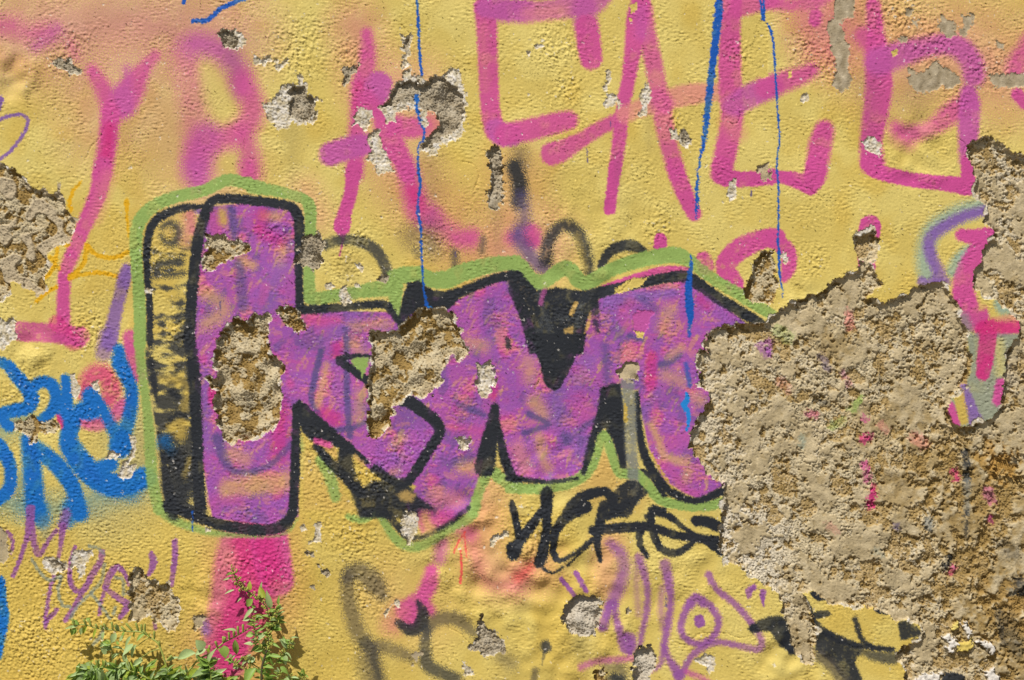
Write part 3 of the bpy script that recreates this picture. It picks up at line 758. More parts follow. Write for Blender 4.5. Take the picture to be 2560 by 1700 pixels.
G('21', [(640, 1020), (740, 990), (745, 1110), (690, 1060)], 10, 'ochre', .85, 'piece_line')
T('21', [(560, 930), (680, 970)], 60, 12, 'pink', .9, 'piece_line')
T('21', [(920, 1080), (980, 1140)], 50, 12, 'ochre', .8, 'piece_line')
T('21', [(1060, 150), (900, 150), (770, 190), (880, 265), (1060, 400)], [30, 50, 80, 80, 80], 8, **BL)
G('21', [(865, 190), (920, 160), (1050, 155), (1010, 300), (985, 310), (930, 265)], 8, 'green', 1, 'piece_halo')
T('21', [(980, 290), (980, 340)], [20, 16], 4, 'green', 1, 'piece_halo')
T('21', [(2205, 620), (2180, 800), (2140, 1000), (2110, 1170)], [80, 130, 170, 190], 14, **BL)
T('21', [(2230, 800), (2280, 1050), (2340, 1220), (2400, 1290)], [60, 90, 90, 60], 14, **BL)
T('21', [(2330, 60), (2320, 0)], 50, 16, 'blk', .9, 'piece_line')
# wiped grey streak
T('22', [(1065, 395), (1085, 600), (1095, 900), (1115, 1200), (1145, 1490)], [130, 120, 110, 110, 60], 20, 'gry', .85, 'streak', wear=.25)
T('22', [(1045, 590), (1050, 740)], [20, 45], 6, 'yel3', .95, 'streak')
T('22', [(350, 1230), (350, 1568)], 20, 20, 'gry', .45)

# black marker tag
KT = dict(col='blk', pid='kTag', soft=10)
T('22', [(320, 1410), (315, 1600)], [120, 110], **KT)
T('22', [(510, 1600), (630, 1460), (830, 1400), (910, 1450), (950, 1600)], [110, 110, 90, 90, 80], **KT)
G('22', [(930, 1400), (1060, 1290), (1150, 1300), (1270, 1410), (1160, 1490), (1080, 1640), (830, 1640), (870, 1450)], 12, 'blk', .95, 'kTag', wear=.25)
T('22', [(1310, 1550), (1400, 1580)], 60, **KT)
T('32', [(0, -60), (40, 120), (75, 250)], [60, 70, 70], **KT)
T('32', [(20, 400), (60, 300), (150, 180), (270, 20), (300, -40)], [120, 105, 95, 80, 80], **KT)
T('32', [(310, -40), (320, 180), (285, 380), (255, 480)], [90, 85, 110, 110], **KT)
T('32', [(290, 540), (370, 580), (470, 530)], 26, **KT)
T('32', [(680, -30), (500, 70), (410, 180), (380, 330), (400, 440), (470, 460), (600, 380), (750, 270)], [120, 100, 90, 70, 60, 45, 38, 50], **KT)
T('32', [(510, 510), (740, 290)], 24, **KT)
T('32', [(850, -40), (800, 170), (785, 300), (815, 470)], [100, 90, 70, 40], **KT)
T('32', [(745, 190), (1000, 165), (1260, 150)], [90, 95, 90], **KT)
T('32', [(880, 60), (960, 10), (1060, -60)], [80, 80, 80], **KT)
T('32', [(1270, 120), (1180, 210), (1190, 330), (1250, 430)], [70, 65, 60, 40], **KT)
T('32', [(1240, 60), (1290, 30)], 50, **KT)
T('32', [(1290, 0), (1285, 150), (1350, 320), (1430, 385), (1520, 395), (1620, 340), (1700, 270)], [70, 80, 70, 72, 72, 60, 50], **KT)
T('32', [(1330, 170), (1500, 230), (1700, 260), (1910, 290)], [80, 80, 85, 95], **KT)
T('32', [(1340, 20), (1470, 70), (1590, 170), (1740, 260), (1930, 390)], [70, 62, 42, 48, 80], **KT)
T('32', [(1700, 100), (1800, 110), (1925, 165)], [100, 105, 105], **KT)
T('31', [(2350, 340), (2361, 420)], 90, **KT)

def TW(code, pts, w, *r, **k):
    T(code, pts, np.atleast_1d(w) * 1.25, *r, **k)


# faded black lettering near the ground
KL = dict(col='smoke', pid='kLow', spk=.6, nz=2)
TW('31', [(830, 640), (900, 570), (1000, 590), (1100, 690), (1170, 790)], [80, 130, 150, 150, 80], 45, a=.62, **KL)
TW('31', [(850, 600), (850, 800), (890, 980), (950, 1150), (1050, 1290), (1100, 1420), (1140, 1600)], [100, 110, 120, 130, 130, 110, 110], 45, a=.55, **KL)
TW('31', [(1000, 1220), (1070, 1290), (1090, 1400), (1140, 1560)], [90, 80, 50, 40], 30, 'blk', .5)
TW('31', [(1060, 1250), (1200, 1270), (1350, 1325), (1450, 1365)], [90, 100, 90, 70], 40, a=.55, **KL)
TW('31', [(1010, 1400), (1050, 1600)], 160, 60, a=.4, **KL)
TW('31', [(1495, 850), (1540, 960), (1510, 1070), (1420, 1110), (1310, 1040)], [35, 90, 100, 90, 50], 18, 'blk', .85, 'kLow')
TW('31', [(1580, 1090), (1680, 1010), (1840, 1005), (1950, 1080), (2010, 1140)], [90, 105, 105, 90, 60], 32, a=.6, **KL)
TW('31', [(1570, 1090), (1560, 1300), (1580, 1420), (1680, 1490), (1850, 1560)], [70, 90, 105, 95, 90], 32, 'blk2', .72, 'kLow', spk=.5)
TW('31', [(2250, 1350), (2361, 1420)], 90, 60, 'smoke', .35)
T('32', [(310, 1250), (315, 1270)], 95, 22, 'blk2', .85, 'kLow', spk=.5)
T('32', [(300, 1290), (275, 1420)], [26, 16], 12, 'blk2', .6)
T('32', [(215, 1480), (200, 1600)], 60, 25, 'smoke', .6)
T('32', [(880, 1450), (1000, 1460), (1000, 1560), (900, 1560)], 120, 60, 'smoke', .6, 'kLow', spk=.5)
T('32', [(940, 1540), (1010, 1568)], 80, 30, 'blk', .8, 'kLow')

# violet lettering and fish
VF = dict(col='vio2', spk=.3)
T('32', [(900, 300), (1000, 400), (1035, 540), (990, 700), (920, 860)], [70, 110, 110, 120, 110], 40, a=.75, pid='vSay', **VF)
T('32', [(900, 880), (860, 1000), (835, 1070)], [90, 85, 100], 24, a=.92, pid='vSay', **VF)
T('32', [(945, 860), (960, 1000), (1010, 1150), (1070, 1250)], [70, 55, 90, 170], 24, a=.85, pid='vSay', **VF)
T('32', [(1080, 1190), (1090, 1310)], [130, 60], 22, a=.85, pid='vSay', **VF)
T('32', [(1170, 440), (1210, 560), (1250, 750), (1240, 950), (1200, 1120), (1180, 1240)], [85, 75, 62, 60, 55, 50], 24, a=.8, pid='vSay', **VF)
T('32', [(1150, 500), (1150, 700), (1170, 960)], 60, 35, a=.4, pid='vSay', **VF)
T('32', [(1410, 500), (1440, 640), (1465, 830), (1440, 1050), (1410, 1230), (1440, 1360), (1540, 1510)], [100, 90, 60, 70, 60, 60, 100], 24, a=.88, pid='vSay', **VF)
T('32', [(1390, 720), (1375, 900), (1400, 1100)], 60, 30, a=.5, pid='vSay', **VF)
T('32', [(1400, 1260), (1370, 1420), (1290, 1490)], [70, 40, 30], 20, a=.75, pid='vSay', **VF)
T('32', [(640, 1450), (780, 1395), (950, 1380), (1110, 1370)], [60, 55, 60, 50], 24, 'lil', .65, 'vSay')
T('32', [(455, 635), (575, 785)], 44, 9, a=.95, pid='vSay', **VF)
T('32', [(590, 580), (680, 740)], 46, 9, a=.95, pid='vSay', **VF)
T('32', [(1700, 800), (1830, 890), (1905, 1020), (1870, 1150), (1750, 1235), (1620, 1200), (1555, 1090), (1590, 960), (1640, 860)], [70, 68, 66, 64, 62, 60, 64, 66, 80], 20, a=.88, pid='vFish', **VF)
T('32', [(1640, 880), (1690, 810), (1760, 860)], 85, 20, a=.85, pid='vFish', **VF)
T('32', [(1728, 1015), (1732, 1040)], 98, 10, a=1, pid='vFish', **VF)
T('32', [(1815, 600), (1890, 730), (2080, 890), (2220, 1060), (2305, 1210), (2270, 1285), (2100, 1255), (1900, 1220), (1760, 1265), (1640, 1370), (1590, 1470), (1540, 1530)], [70, 62, 60, 62, 64, 66, 56, 60, 70, 62, 60, 110], 18, a=.82, pid='vFish', **VF)
T('32', [(1610, 1490), (1700, 1530), (1830, 1600)], 50, 24, 'lil', .7, 'vFish')
T('32', [(2235, 710), (2185, 750), (2185, 790)], [50, 66, 56], 8, a=1, pid='vFish', **VF)
T('32', [(2315, 765), (2310, 800), (2320, 880)], [70, 50, 16], 8, a=1, pid='vFish', **VF)

# black fish
KF = dict(col='blk', pid='kFish')
T('33', [(-140, 1095), (0, 1055), (90, 1070), (150, 1170), (240, 1290)], [80, 130, 180, 170, 110], 14, **KF)
T('33', [(420, 770), (470, 800), (520, 815)], [60, 80, 40], 8, **KF)
T('33', [(340, 800), (400, 930), (420, 1010)], [20, 26, 40], 6, **KF)
T('33', [(430, 980), (490, 960), (555, 955)], [80, 70, 50], 8, a=.9, **KF)
T('33', [(420, 1020), (510, 1110), (640, 1185), (790, 1240), (950, 1265), (1150, 1290)], [50, 60, 75, 60, 50, 50], 10, a=.95, **KF)
G('33', [(430, 1120), (560, 1120), (700, 1200), (880, 1250), (870, 1290), (800, 1400), (900, 1640), (740, 1640), (600, 1420), (430, 1290)], 16, a=.93, wear=.2, **KF)
T('33', [(800, 1005), (830, 1100), (865, 1190), (960, 1265)], [50, 50, 45, 40], 14, a=.9, **KF)
G('33', [(1195, 1030), (1300, 1015), (1445, 1150), (1310, 1185), (1220, 1200)], 10, a=.9, wear=.25, **KF)
T('33', [(1000, 920), (1100, 950)], 45, 8, **KF)
T('33', [(860, 1300), (1000, 1350), (1150, 1370)], [60, 100, 110], 24, 'blk2', .75, 'kFish', spk=.5)
T('33', [(470, 1340), (600, 1450), (720, 1600)], [110, 110, 130], 30, 'smoke', .7, 'kFish', spk=.5)

# red arrow
T('31', [(1885, 370), (1897, 550), (1880, 690)], [22, 26, 20], 4, 'red', .92, 'rArr')
T('31', [(1822, 395), (1870, 290), (1925, 205)], 15, 5, 'red', .8, 'rArr')
T('31', [(1922, 200), (1930, 300), (1945, 430)], 17, 5, 'red', .8, 'rArr')

# blue drips, newest
T('00', [(1780, 190), (1890, 188), (1960, 150), (2030, 80), (2130, 35), (2270, -20)], [40, 46, 42, 45, 48, 45], 4, 'dblue', 1, 'bTop')
T('00', [(1692, -20), (1696, 22)], 38, 4, 'dblue', 1, 'bTop')
T('01', [(1482, -20), (1495, 200), (1505, 400), (1515, 560), (1528, 700), (1510, 860), (1480, 920), (1480, 1000), (1510, 1110), (1548, 1200), (1545, 1290), (1500, 1350), (1497, 1600)], [24, 26, 26, 26, 22, 18, 40, 30, 24, 24, 22, 18, 20], 3, 'dblue', 1, 'bD1')
T('11', [(1500, -20), (1516, 150), (1495, 290), (1495, 400), (1520, 560), (1525, 700), (1535, 900), (1545, 1080), (1565, 1200), (1580, 1280)], [22, 26, 22, 32, 22, 22, 18, 20, 24, 40], 3, 'dblue', 1, 'bD1')
T('11', [(1500, 1290), (1580, 1262), (1620, 1275)], 12, 3, 'lblue', 1, 'bD1')
T('02', [(1910, -20), (1900, 150), (1880, 350), (1850, 600), (1815, 900), (1790, 1150), (1765, 1330), (1735, 1450), (1730, 1540)], [70, 80, 75, 66, 62, 50, 40, 22, 16], 4, 'dblue', 1, 'bD2', nz=1.6)
T('12', [(1715, 0), (1712, 130), (1705, 290), (1695, 450)], [14, 28, 36, 14], 6, 'dblue', .95, 'bD2', nz=2, spk=.8)
T('02', [(2288, -20), (2312, 190)], 20, 3, 'dblue', 1, 'bD3')
T('02', [(2320, -20), (2326, 190)], 24, 3, 'dblue', 1, 'bD3')
T('03', [(-30, 200), (20, 270), (45, 380), (60, 560), (75, 800), (88, 1000), (105, 1280), (85, 1450), (80, 1600)], [14, 22, 20, 20, 20, 18, 16, 16, 18], 3, 'dblue', 1, 'bD3')
T('13', [(80, -20), (95, 150), (98, 300), (97, 500), (92, 650), (105, 760), (105, 930), (120, 1040), (138, 1110), (132, 1170)], [18, 16, 18, 16, 20, 26, 24, 16, 14, 8], 3, 'dblue', 1, 'bD3')
T('12', [(1650, 790), (1655, 860), (1635, 1000), (1628, 1130), (1640, 1250), (1645, 1400)], [6, 30, 60, 70, 85, 50], 4, 'dblue', 1, 'bD4')
T('12', [(1637, 1440), (1635, 1530)], [36, 30], 10, 'dblue', .75, 'bD4')
T('22', [(1605, 220), (1640, 420)], [40, 45], 14, 'dblue', .55)
T('22', [(1610, 490), (1620, 540), (1590, 600), (1620, 660), (1632, 730), (1612, 830)], [24, 50, 55, 40, 36, 22], 5, 'lblue', 1, 'bD4')
T('30', [(1775, 20), (1775, 195)], 11, 3, 'dblue', 1, 'bTop')
for (cc, pts) in (('02', [(688, 1370), (698, 1500)]), ('12', [(2206, 170), (2207, 265)]), ('32', [(1418, 790), (1420, 890)]), ('10', [(2030, 1210), (2035, 1340)]), ('02', [(908, 1120), (910, 1165)]), ('11', [(1840, 760), (1842, 800)])):
    T(cc, pts, 9, 2.5, 'ghost', .85)
# ------------------------------------------------------------------ chipped holes and bare patches (relief + material under the skin)
HID = np.zeros((H, W), np.int16)
DEP = np.zeros((H, W), np.float32)          # millimetres below the coat
RGH = np.zeros((H, W), np.float32)          # how crumbly the bare material is (0 coat .. 1)
HOLES = [None]
BILLOW = (1.0 - np.abs(N10)) * .55 + (1.0 - np.abs(N6)) * .45           # rounded grains
BILLOW2 = (1.0 - np.abs(N24)) * .6 + (1.0 - np.abs(N16)) * .4


def mat_white(sl):
    v = np.clip(.5 + .25 * N24[sl] + .22 * N10[sl], 0, 1)[..., None]
    return PAL['white'] * v + PAL['cream'] * .96 * (1 - v), .6 * N10[sl] + .3 * N16[sl] + .45 * N6[sl]


def mat_grey(sl):
    v = np.clip(.5 + .30 * N10b[sl] + .25 * N40[sl], 0, 1)[..., None]
    return PAL['grey'] * v + PAL['tan2'] * .9 * (1 - v), 3.4 * BILLOW[sl] + .5 * N16[sl]


def mat_tan(sl):
    v = np.clip(.5 + .3 * N40[sl] + .15 * N10[sl], 0, 1)[..., None]
    return PAL['tan'] * v + PAL['tan2'] * (1 - v), .12 * N10[sl] + .25 * N24[sl] - .9 * sstep(1.7, 2.3, N16[sl])


def mat_brown(sl):
    v = sstep(-.35, .1, BR1[sl] + .3 * N16[sl] + .2 * N10b[sl])[..., None]
    t = np.clip(.5 + .35 * BR2[sl] + .2 * N10b[sl], 0, 1)[..., None]
    pale = PAL['cream'] * .97 * t + PAL['tan'] * (1 - t)
    core = PAL['brown'] * (1 - .35 * t) + rgb(180, 152, 100) * .35 * t
    return pale * v + core * (1 - v), 2.4 * BILLOW[sl] + 3.4 * (v[..., 0] - .5) + .7 * BR2[sl] + .8 * N6[sl]


def mat_rubble(sl):
    """Crumbling lime render: smooth tan skin, cream crumbs, ochre core, worm-like ridges."""
    Xg, Yg = XS[sl[1]][None, :], YS[sl[0]][:, None]
    bias = .9 * sstep(2380, 2470, Xg) * sstep(760, 640, Yg) + .45 * np.exp(-(((Xg - 2210) / 150) ** 2 + ((Yg - 1400) / 130) ** 2)) - .5 * sstep(1200, 1330, Yg) * sstep(2030, 1930, Xg)
    lime = sstep(2000, 1780, Xg) * .35 + .5 * sstep(1200, 1330, Yg) * sstep(2030, 1930, Xg) + .35 * sstep(2420, 2500, Xg) * sstep(900, 600, Yg)
    lime = lime * sstep(1500, 1600, Xg)
    base = BR3[sl] + .25 * N40[sl] + .08 + bias
    skin = sstep(.22, .38, base + .30 * N16[sl] + .2 * N10[sl] + .25 * BR2[sl])
    right = sstep(2100, 2480, Xg) * sstep(700, 1000, Yg)
    core = sstep(.7, .9, -.8 * BR3[sl] + .7 * BR1[sl] + .85 * right - .2 - .5 * lime + .15 * N10b[sl]) * (1 - skin)
    ridge = np.exp(-(BR2[sl] / .13) ** 2) * sstep(-.4, .6, N120[sl]) * (1 - .6 * skin)
    v = np.clip(.5 + .30 * BR2[sl] + .22 * N10b[sl] + .12 * N120b[sl] - .12 * right, 0, 1)[..., None]
    crumb = PAL['cream'] * v + PAL['tan'] * .97 * (1 - v)
    crumb = crumb * (1 - np.clip(lime, 0, .9)[..., None] * .7) + PAL['white'] * .7 * np.clip(lime, 0, .9)[..., None]
    skincol = PAL['tan'] * 1.0 + (.018 * N40[sl] + .015 * N120[sl])[..., None]
    corev = np.clip(.35 + .3 * BR2[sl] + .2 * N10b[sl] + .2 * right, 0, 1)[..., None]
    corecol = PAL['brown'] * corev + rgb(186, 160, 112) * (1 - corev)
    col = crumb * (1 - skin[..., None]) + skincol * skin[..., None]
    col = col * (1 - .85 * core[..., None]) + corecol * .85 * core[..., None]
    col = col * (1 - .5 * ridge[..., None]) + PAL['white'] * .5 * ridge[..., None]
    h = (1 - skin) * (2.4 * BILLOW[sl] + .5 * BR2[sl] + .8 * N6[sl] - 2.9 + .3 * N40[sl]) + skin * (.9 + .20 * N10[sl] + .14 * N6[sl] + .25 * N40[sl] + .3 * N24[sl] - 1.6 * sstep(1.6, 2.0, N16[sl] + .3 * N6[sl]))
    pit = sstep(1.25, 1.5, -BR2[sl] - .35 * BR1[sl] + .35 * right) * (1 - .7 * skin)
    col = col * (1 - .8 * pit[..., None]) + PAL['brown'] * .95 * .8 * pit[..., None]
    h = h - 3.2 * core - 3.2 * pit + 2.2 * ridge + .7 * N120b[sl] + .45 * BR1[sl] * (1 - .8 * skin)
    return col, h


MATS = dict(white=mat_white, grey=mat_grey, tan=mat_tan, brown=mat_brown, rubble=mat_rubble)


def hole(pts, kind='white', depth=3.0, rag=1.0, rim=0.0, name='bare_patch', label=None, edge=3.0, new=True):
    p = np.asarray(pts, np.float32)
    wn_, sd = polysd(p)
    sl = (slice(wn_[0], wn_[1]), slice(wn_[2], wn_[3]))
    size = max(np.ptp(p[:, 0]), np.ptp(p[:, 1]))
    k = rag * min(1.0, size / 60 + .35)
    sd = sd + k * (2.2 * N24[sl] + 1.8 * N16[sl] + 1.1 * N6[sl])
    if new:
        HOLES.append((name, label))
    hid = len(HOLES) - 1
    if rim:
        col, h = mat_white(sl)
        m = sd < rim * ((-.35 + 1.3 * N70[sl] if kind == 'rubble' and rim > 5 else .5 + .6 * N40[sl]) + .35 * N16[sl])
        C[sl][m] = col[m]
        DEP[sl][m] = np.maximum(DEP[sl][m], 2.2 - .5 * h[m])
        HID[sl][m] = hid
        RGH[sl][m] = .5
    col, h = MATS[kind](sl)
    m = sd < 0
    C[sl][m] = col[m]
    dv = .25 if kind == 'rubble' else (.6 if kind == 'brown' else 1.0)
    d = (depth * (1 + dv * (.28 * N70[sl] + .22 * N120[sl])) - h) * sstep(0, edge, -sd)
    DEP[sl][m] = np.maximum(d[m], .6) if new else (DEP[sl][m] * 0 + np.maximum(d[m], .6))
    HID[sl][m] = hid
    RGH[sl][m] = 1.0
    return hid


def flake(pts, col, depth=.8):
    """A shallow flake: an older paint layer shows."""
    p = np.asarray(pts, np.float32)
    wn_, sd = polysd(p)
    sl = (slice(wn_[0], wn_[1]), slice(wn_[2], wn_[3]))
    sd = sd + .8 * (N16[sl] + N6[sl])
    m = sd < 0
    C[sl][m] = PAL[col]
    HGT[sl][m] -= depth


for (cx, cy, L_, w_, a_) in [(1080, 390, 160, 60, .16), (730, 330, 120, 50, .14), (1240, 530, 90, 30, .16), (2170, 220, 120, 60, .14), (2290, 230, 90, 70, .13), (580, 120, 120, 40, .12), (1460, 1600, 90, 60, .13), (420, 1560, 120, 90, .12), (1260, 1640, 90, 60, .12), (1545, 390, 120, 24, .12), (870, 660, 100, 40, .14), (1620, 260, 110, 26, .12)]:
    T('F', [(cx / 1.08428, cy / 1.08428), (cx / 1.08428 + 3, (cy + L_) / 1.08428)], [w_, w_ * .4], w_ * .5, 'smoke', a_, nz=2, spk=.3)


def q(c, *pts):
    return fr(c, pts)


# the large bare patch
BIG = np.vstack([
    [(3700, 395), (2600, 395)], q('03', (2361, 1430), (2250, 1400), (2200, 1340), (2110, 1300), (2040, 1260), (1960, 1275), (1835, 1330), (1850, 1420), (1872, 1510)),
    q('13', (1885, 20), (1930, 60), (1912, 150), (1920, 230), (1960, 272), (1970, 312), (2010, 310), (2032, 385), (1990, 480), (2040, 520), (2100, 570), (2088, 625), (2000, 700), (1985, 760), (1970, 850), (1900, 920), (1890, 1090), (1960, 1130), (2080, 1180), (2150, 1250), (2290, 1330), (2335, 1450), (2300, 1560)),
    q('23', (2270, 0), (2240, 60), (2200, 130), (2190, 330), (2165, 450), (2165, 600), (2100, 700), (2000, 750), (1900, 790), (1830, 797), (1710, 790), (1670, 650), (1660, 620), (1700, 520), (1780, 430), (1850, 380), (1870, 280), (1860, 230), (1900, 190), (1850, 100), (1850, 0)),
    q('13', (1840, 1480), (1790, 1400), (1740, 1300), (1740, 1200), (1690, 1150), (1650, 1080), (1600, 1040), (1500, 1030), (1450, 1055), (1400, 1040), (1350, 1080), (1310, 1130), (1250, 1160), (1160, 1190), (1090, 1210), (1020, 1240), (1000, 1190), (920, 1180), (960, 1120), (1065, 1050), (1000, 990), (965, 900), (940, 850), (1000, 800), (1030, 720), (1030, 640), (972, 540), (930, 570), (830, 600), (780, 640), (790, 720), (830, 810), (870, 850), (810, 940), (720, 970), (600, 1020), (520, 1100), (440, 1150), (370, 1150), (310, 1190), (200, 1240), (120, 1280), (60, 1340), (0, 1400)),
    q('12', (2320, 1430), (2250, 1410), (2100, 1400), (2060, 1430), (1950, 1440), (1800, 1500), (1780, 1568)),
    q('22', (1790, 0), (1770, 50), (1805, 110), (1730, 100), (1710, 200), (1720, 300), (1740, 420), (1810, 490), (1835, 540), (1780, 640), (1720, 720), (1680, 800), (1640, 860), (1640, 990), (1700, 1080), (1760, 1150), (1790, 1230), (1880, 1290), (1950, 1310), (1960, 1400), (1980, 1460), (1950, 1560)),
    q('32', (1920, 60), (1920, 150), (1910, 250), (1900, 360), (1960, 430), (2000, 480), (2100, 520), (2200, 600), (2290, 660), (2361, 712)),
    q('33', (70, 750), (130, 850), (120, 950), (190, 1080), (210, 1200), (240, 1300), (310, 1370), (370, 1440), (430, 1420), (440, 1250), (450, 1110), (420, 1030), (400, 930), (350, 830), (320, 775), (400, 740), (520, 820), (560, 860), (650, 860), (850, 890), (970, 910), (1050, 940), (1120, 970), (1185, 1040), (1300, 1010), (1390, 1060), (1440, 1130), (1440, 1160), (1400, 1210), (1340, 1240), (1290, 1230), (1240, 1260), (1230, 1300), (1185, 1330), (1190, 1400), (1260, 1450), (1250, 1530), (1270, 1568)),
    [(2262, 1712), (2290, 1760), (2400, 1800), (2700, 1830), (3700, 1830)],
])
hole(BIG, 'rubble', 13.0, rag=.8, rim=6, label='large bare patch of crumbling tan render', edge=4.0)
# ochre brick-dust core at its far corner
hole(q('F', (2300, 1060), (2380, 1040), (2500, 1040), (2500, 1110), (2340, 1100), (2290, 1090)), 'rubble', 15.0, new=False)
for (cx, cy, r, colr, al) in [(2500, 1160, 60, 'rust', .75), (2540, 1520, 90, 'rust', .45), (2560, 1660, 80, 'brown', .5), (2420, 1330, 120, 'brown', .35), (2250, 1240, 90, 'brown', .35), (2510, 930, 70, 'grey', .5), (2080, 870, 60, 'brown', .4), (2480, 1250, 150, 'brown', .5), (2530, 1560, 140, 'brown', .65), (2350, 1150, 120, 'brown', .45), (2440, 1450, 120, 'brown', .35), (2200, 1080, 100, 'brown', .3)]:
    i0, i1, j0, j1 = win(cx - r, cx + r, cy - r, cy + r)
    sl = (slice(i0, i1), slice(j0, j1))
    dd = np.hypot(XS[j0:j1][None] - cx, YS[i0:i1][:, None] - cy) / r
    m = (1 - sstep(.35, 1.0, dd + .25 * N40[sl] + .15 * N16[sl])) * al * (HID[sl] == 1)
    C[sl] = C[sl] * (1 - m[..., None]) + PAL[colr] * m[..., None]
    DEP[sl] += m * 2.5
# paint left in the bare patch
def rem(c, pts, w, col, a, soft=10):
    keep = PID.copy()
    T(c, pts, w, soft, col, a, None, nz=3, spk=.5, wear=.5)
    PID[:] = keep
rem('23', [(890, 710), (905, 735)], 45, 'pink', .7)
rem('23', [(890, 920), (945, 900)], 75, 'hot', .75)
rem('23', [(900, 1150), (930, 1290)], 65, 'pink', .75)
rem('23', [(985, 1350), (960, 1520)], [40, 90], 'hot', .8)
rem('23', [(875, 520), (790, 640)], [40, 90], 'green', .7)
rem('23', [(600, 800), (700, 750)], 80, 'green', .45)
rem('23', [(330, 900), (330, 960)], 70, 'teal', .4)
rem('23', [(1370, 900), (1450, 960)], 110, 'salm', .5)
rem('23', [(1050, 780), (1100, 830)], 70, 'salm', .5)
rem('23', [(1830, 1030), (1845, 1160), (1850, 1280)], [60, 75, 75], 'blk2', .85)
rem('23', [(1850, 1300), (1850, 1600)], 60, 'gry', .6)
rem('23', [(1730, 1210), (1760, 1280)], 60, 'hot', .6)
rem('23', [(20, 20), (10, 120)], 70, 'pur', .6)
rem('23', [(450, 560), (560, 580)], 50, 'blk2', .5)
rem('23', [(380, 680), (450, 700)], 60, 'hot', .35)
rem('23', [(2040, 1400), (2080, 1480)], 90, 'lil', .45)
rem('33', [(1840, 20), (1840, 250)], 36, 'blk', .6)
rem('33', [(1700, 440), (1650, 540)], 60, 'blk', .75)
rem('33', [(1740, 540), (1700, 590)], 60, 'hot', .55)
rem('33', [(2070, 80), (2075, 120)], 40, 'pink', .7)
rem('33', [(2330, 680), (2361, 760)], 110, 'blk', .75)
rem('33', [(2250, 760), (2280, 780)], 60, 'gry', .7)
rem('33', [(2150, 950), (2200, 1250)], 60, 'blk2', .5)
rem('33', [(1500, 120), (1500, 150)], 95, 'gry', .7)
rem('33', [(1195, 150), (1200, 165)], 60, 'ghost', .5)
rem('13', [(750, 1300), (770, 1440)], [60, 90], 'salm', .7)
rem('13', [(100, 1480), (200, 1550)], 120, 'green', .35)
rem('22', [(2300, 60), (2361, 130)], 90, 'pur', .5)
rem('23', [(500, 150), (560, 260)], 70, 'ghost', .4)
rem('23', [(700, 300), (760, 420)], 60, 'lil', .3)
rem('23', [(120, 380), (200, 460)], 80, 'salm', .35)
rem('33', [(560, 150), (640, 200)], 60, 'salm', .3)
rem('33', [(1000, 380), (1060, 420)], 60, 'tgry', .4)
rem('33', [(2180, 330), (2300, 420)], 120, 'blk2', .35, 30)
rem('33', [(2200, 1000), (2330, 1300)], 160, 'blk2', .4, 50)
# islands of coat kept in the patch corner
def island(pts, col='yel', z=3.0):
    p = np.asarray(pts, np.float32)
    wn_, sd = polysd(p)
    sl = (slice(wn_[0], wn_[1]), slice(wn_[2], wn_[3]))
    m = (sd + 2 * (N16[sl] + .6 * N6[sl])) < 0
    C[sl][m] = PAL[col] * .98
    DEP[sl][m] = z + .8 * N16[sl][m]
    RGH[sl][m] = .3
island(q('33', (1740, 1260), (1800, 1220), (1900, 1200), (1910, 1270), (1860, 1310), (1760, 1300)), 'yel', 6)
island(q('33', (1700, 1080), (1760, 1040), (1770, 1090), (1720, 1120)), 'yel2', 6)
island(q('33', (1580, 1600), (1640, 1500), (1800, 1520), (1850, 1620)), 'blk2', 5)
island(q('33', (1300, 1620), (1420, 1520), (1600, 1510), (1560, 1640)), 'white', 5)
island(q('33', (1620, 1180), (1680, 1140), (1760, 1230), (1700, 1320), (1640, 1300), (1690, 1220)), 'white', 5)
island(q('33', (1780, 1050), (1860, 1060), (1890, 1150), (1860, 1190), (1830, 1100)), 'white', 5)
island(q('33', (1920, 1210), (2060, 1230), (2110, 1300), (2080, 1330), (2000, 1260)), 'white', 5)
island(q('33', (2020, 1500), (2080, 1470), (2180, 1600), (2040, 1640)), 'white', 5)

# bare patch at the wall edge
hole(np.vstack([[(-700, 400), (-60, 395)], q('00', (0, 1515), (130, 1568)), q('10', (205, 70), (300, 170), (400, 190), (470, 240), (540, 180), (580, 240), (600, 340), (660, 440), (700, 480), (690, 540), (640, 680), (520, 690), (430, 760), (440, 900), (410, 1000), (420, 1100), (360, 1150), (220, 1080), (200, 1040), (100, 1030), (80, 1130), (20, 1200), (-60, 1220)), [(-500, 780), (-700, 700)]]),
     'brown', 13, rag=.8, rim=5, label='crumbling bare patch at the wall edge beside the gold scribble')
i0, i1, j0, j1 = win(-60, 200, 400, 760)
sl = (slice(i0, i1), slice(j0, j1))
m = (HID[sl] == len(HOLES) - 1)
skin = sstep(.1, .5, N70[sl] + .5 * N120[sl]) * m
C[sl] = C[sl] * (1 - skin[..., None]) + PAL['tan2'] * 1.08 * skin[..., None]
DEP[sl] = DEP[sl] * (1 - .5 * skin)
hole(np.vstack([q('10', (-300, 1360), (0, 1370), (60, 1390), (130, 1350), (150, 1480), (160, 1560)), q('20', (120, 5), (30, 90), (-300, 110))]), 'white', 4, rag=.7)
hole(q('30', (-300, 140), (0, 150), (45, 200), (70, 240), (75, 380), (120, 440), (20, 480), (-300, 480)), 'tan', 3)

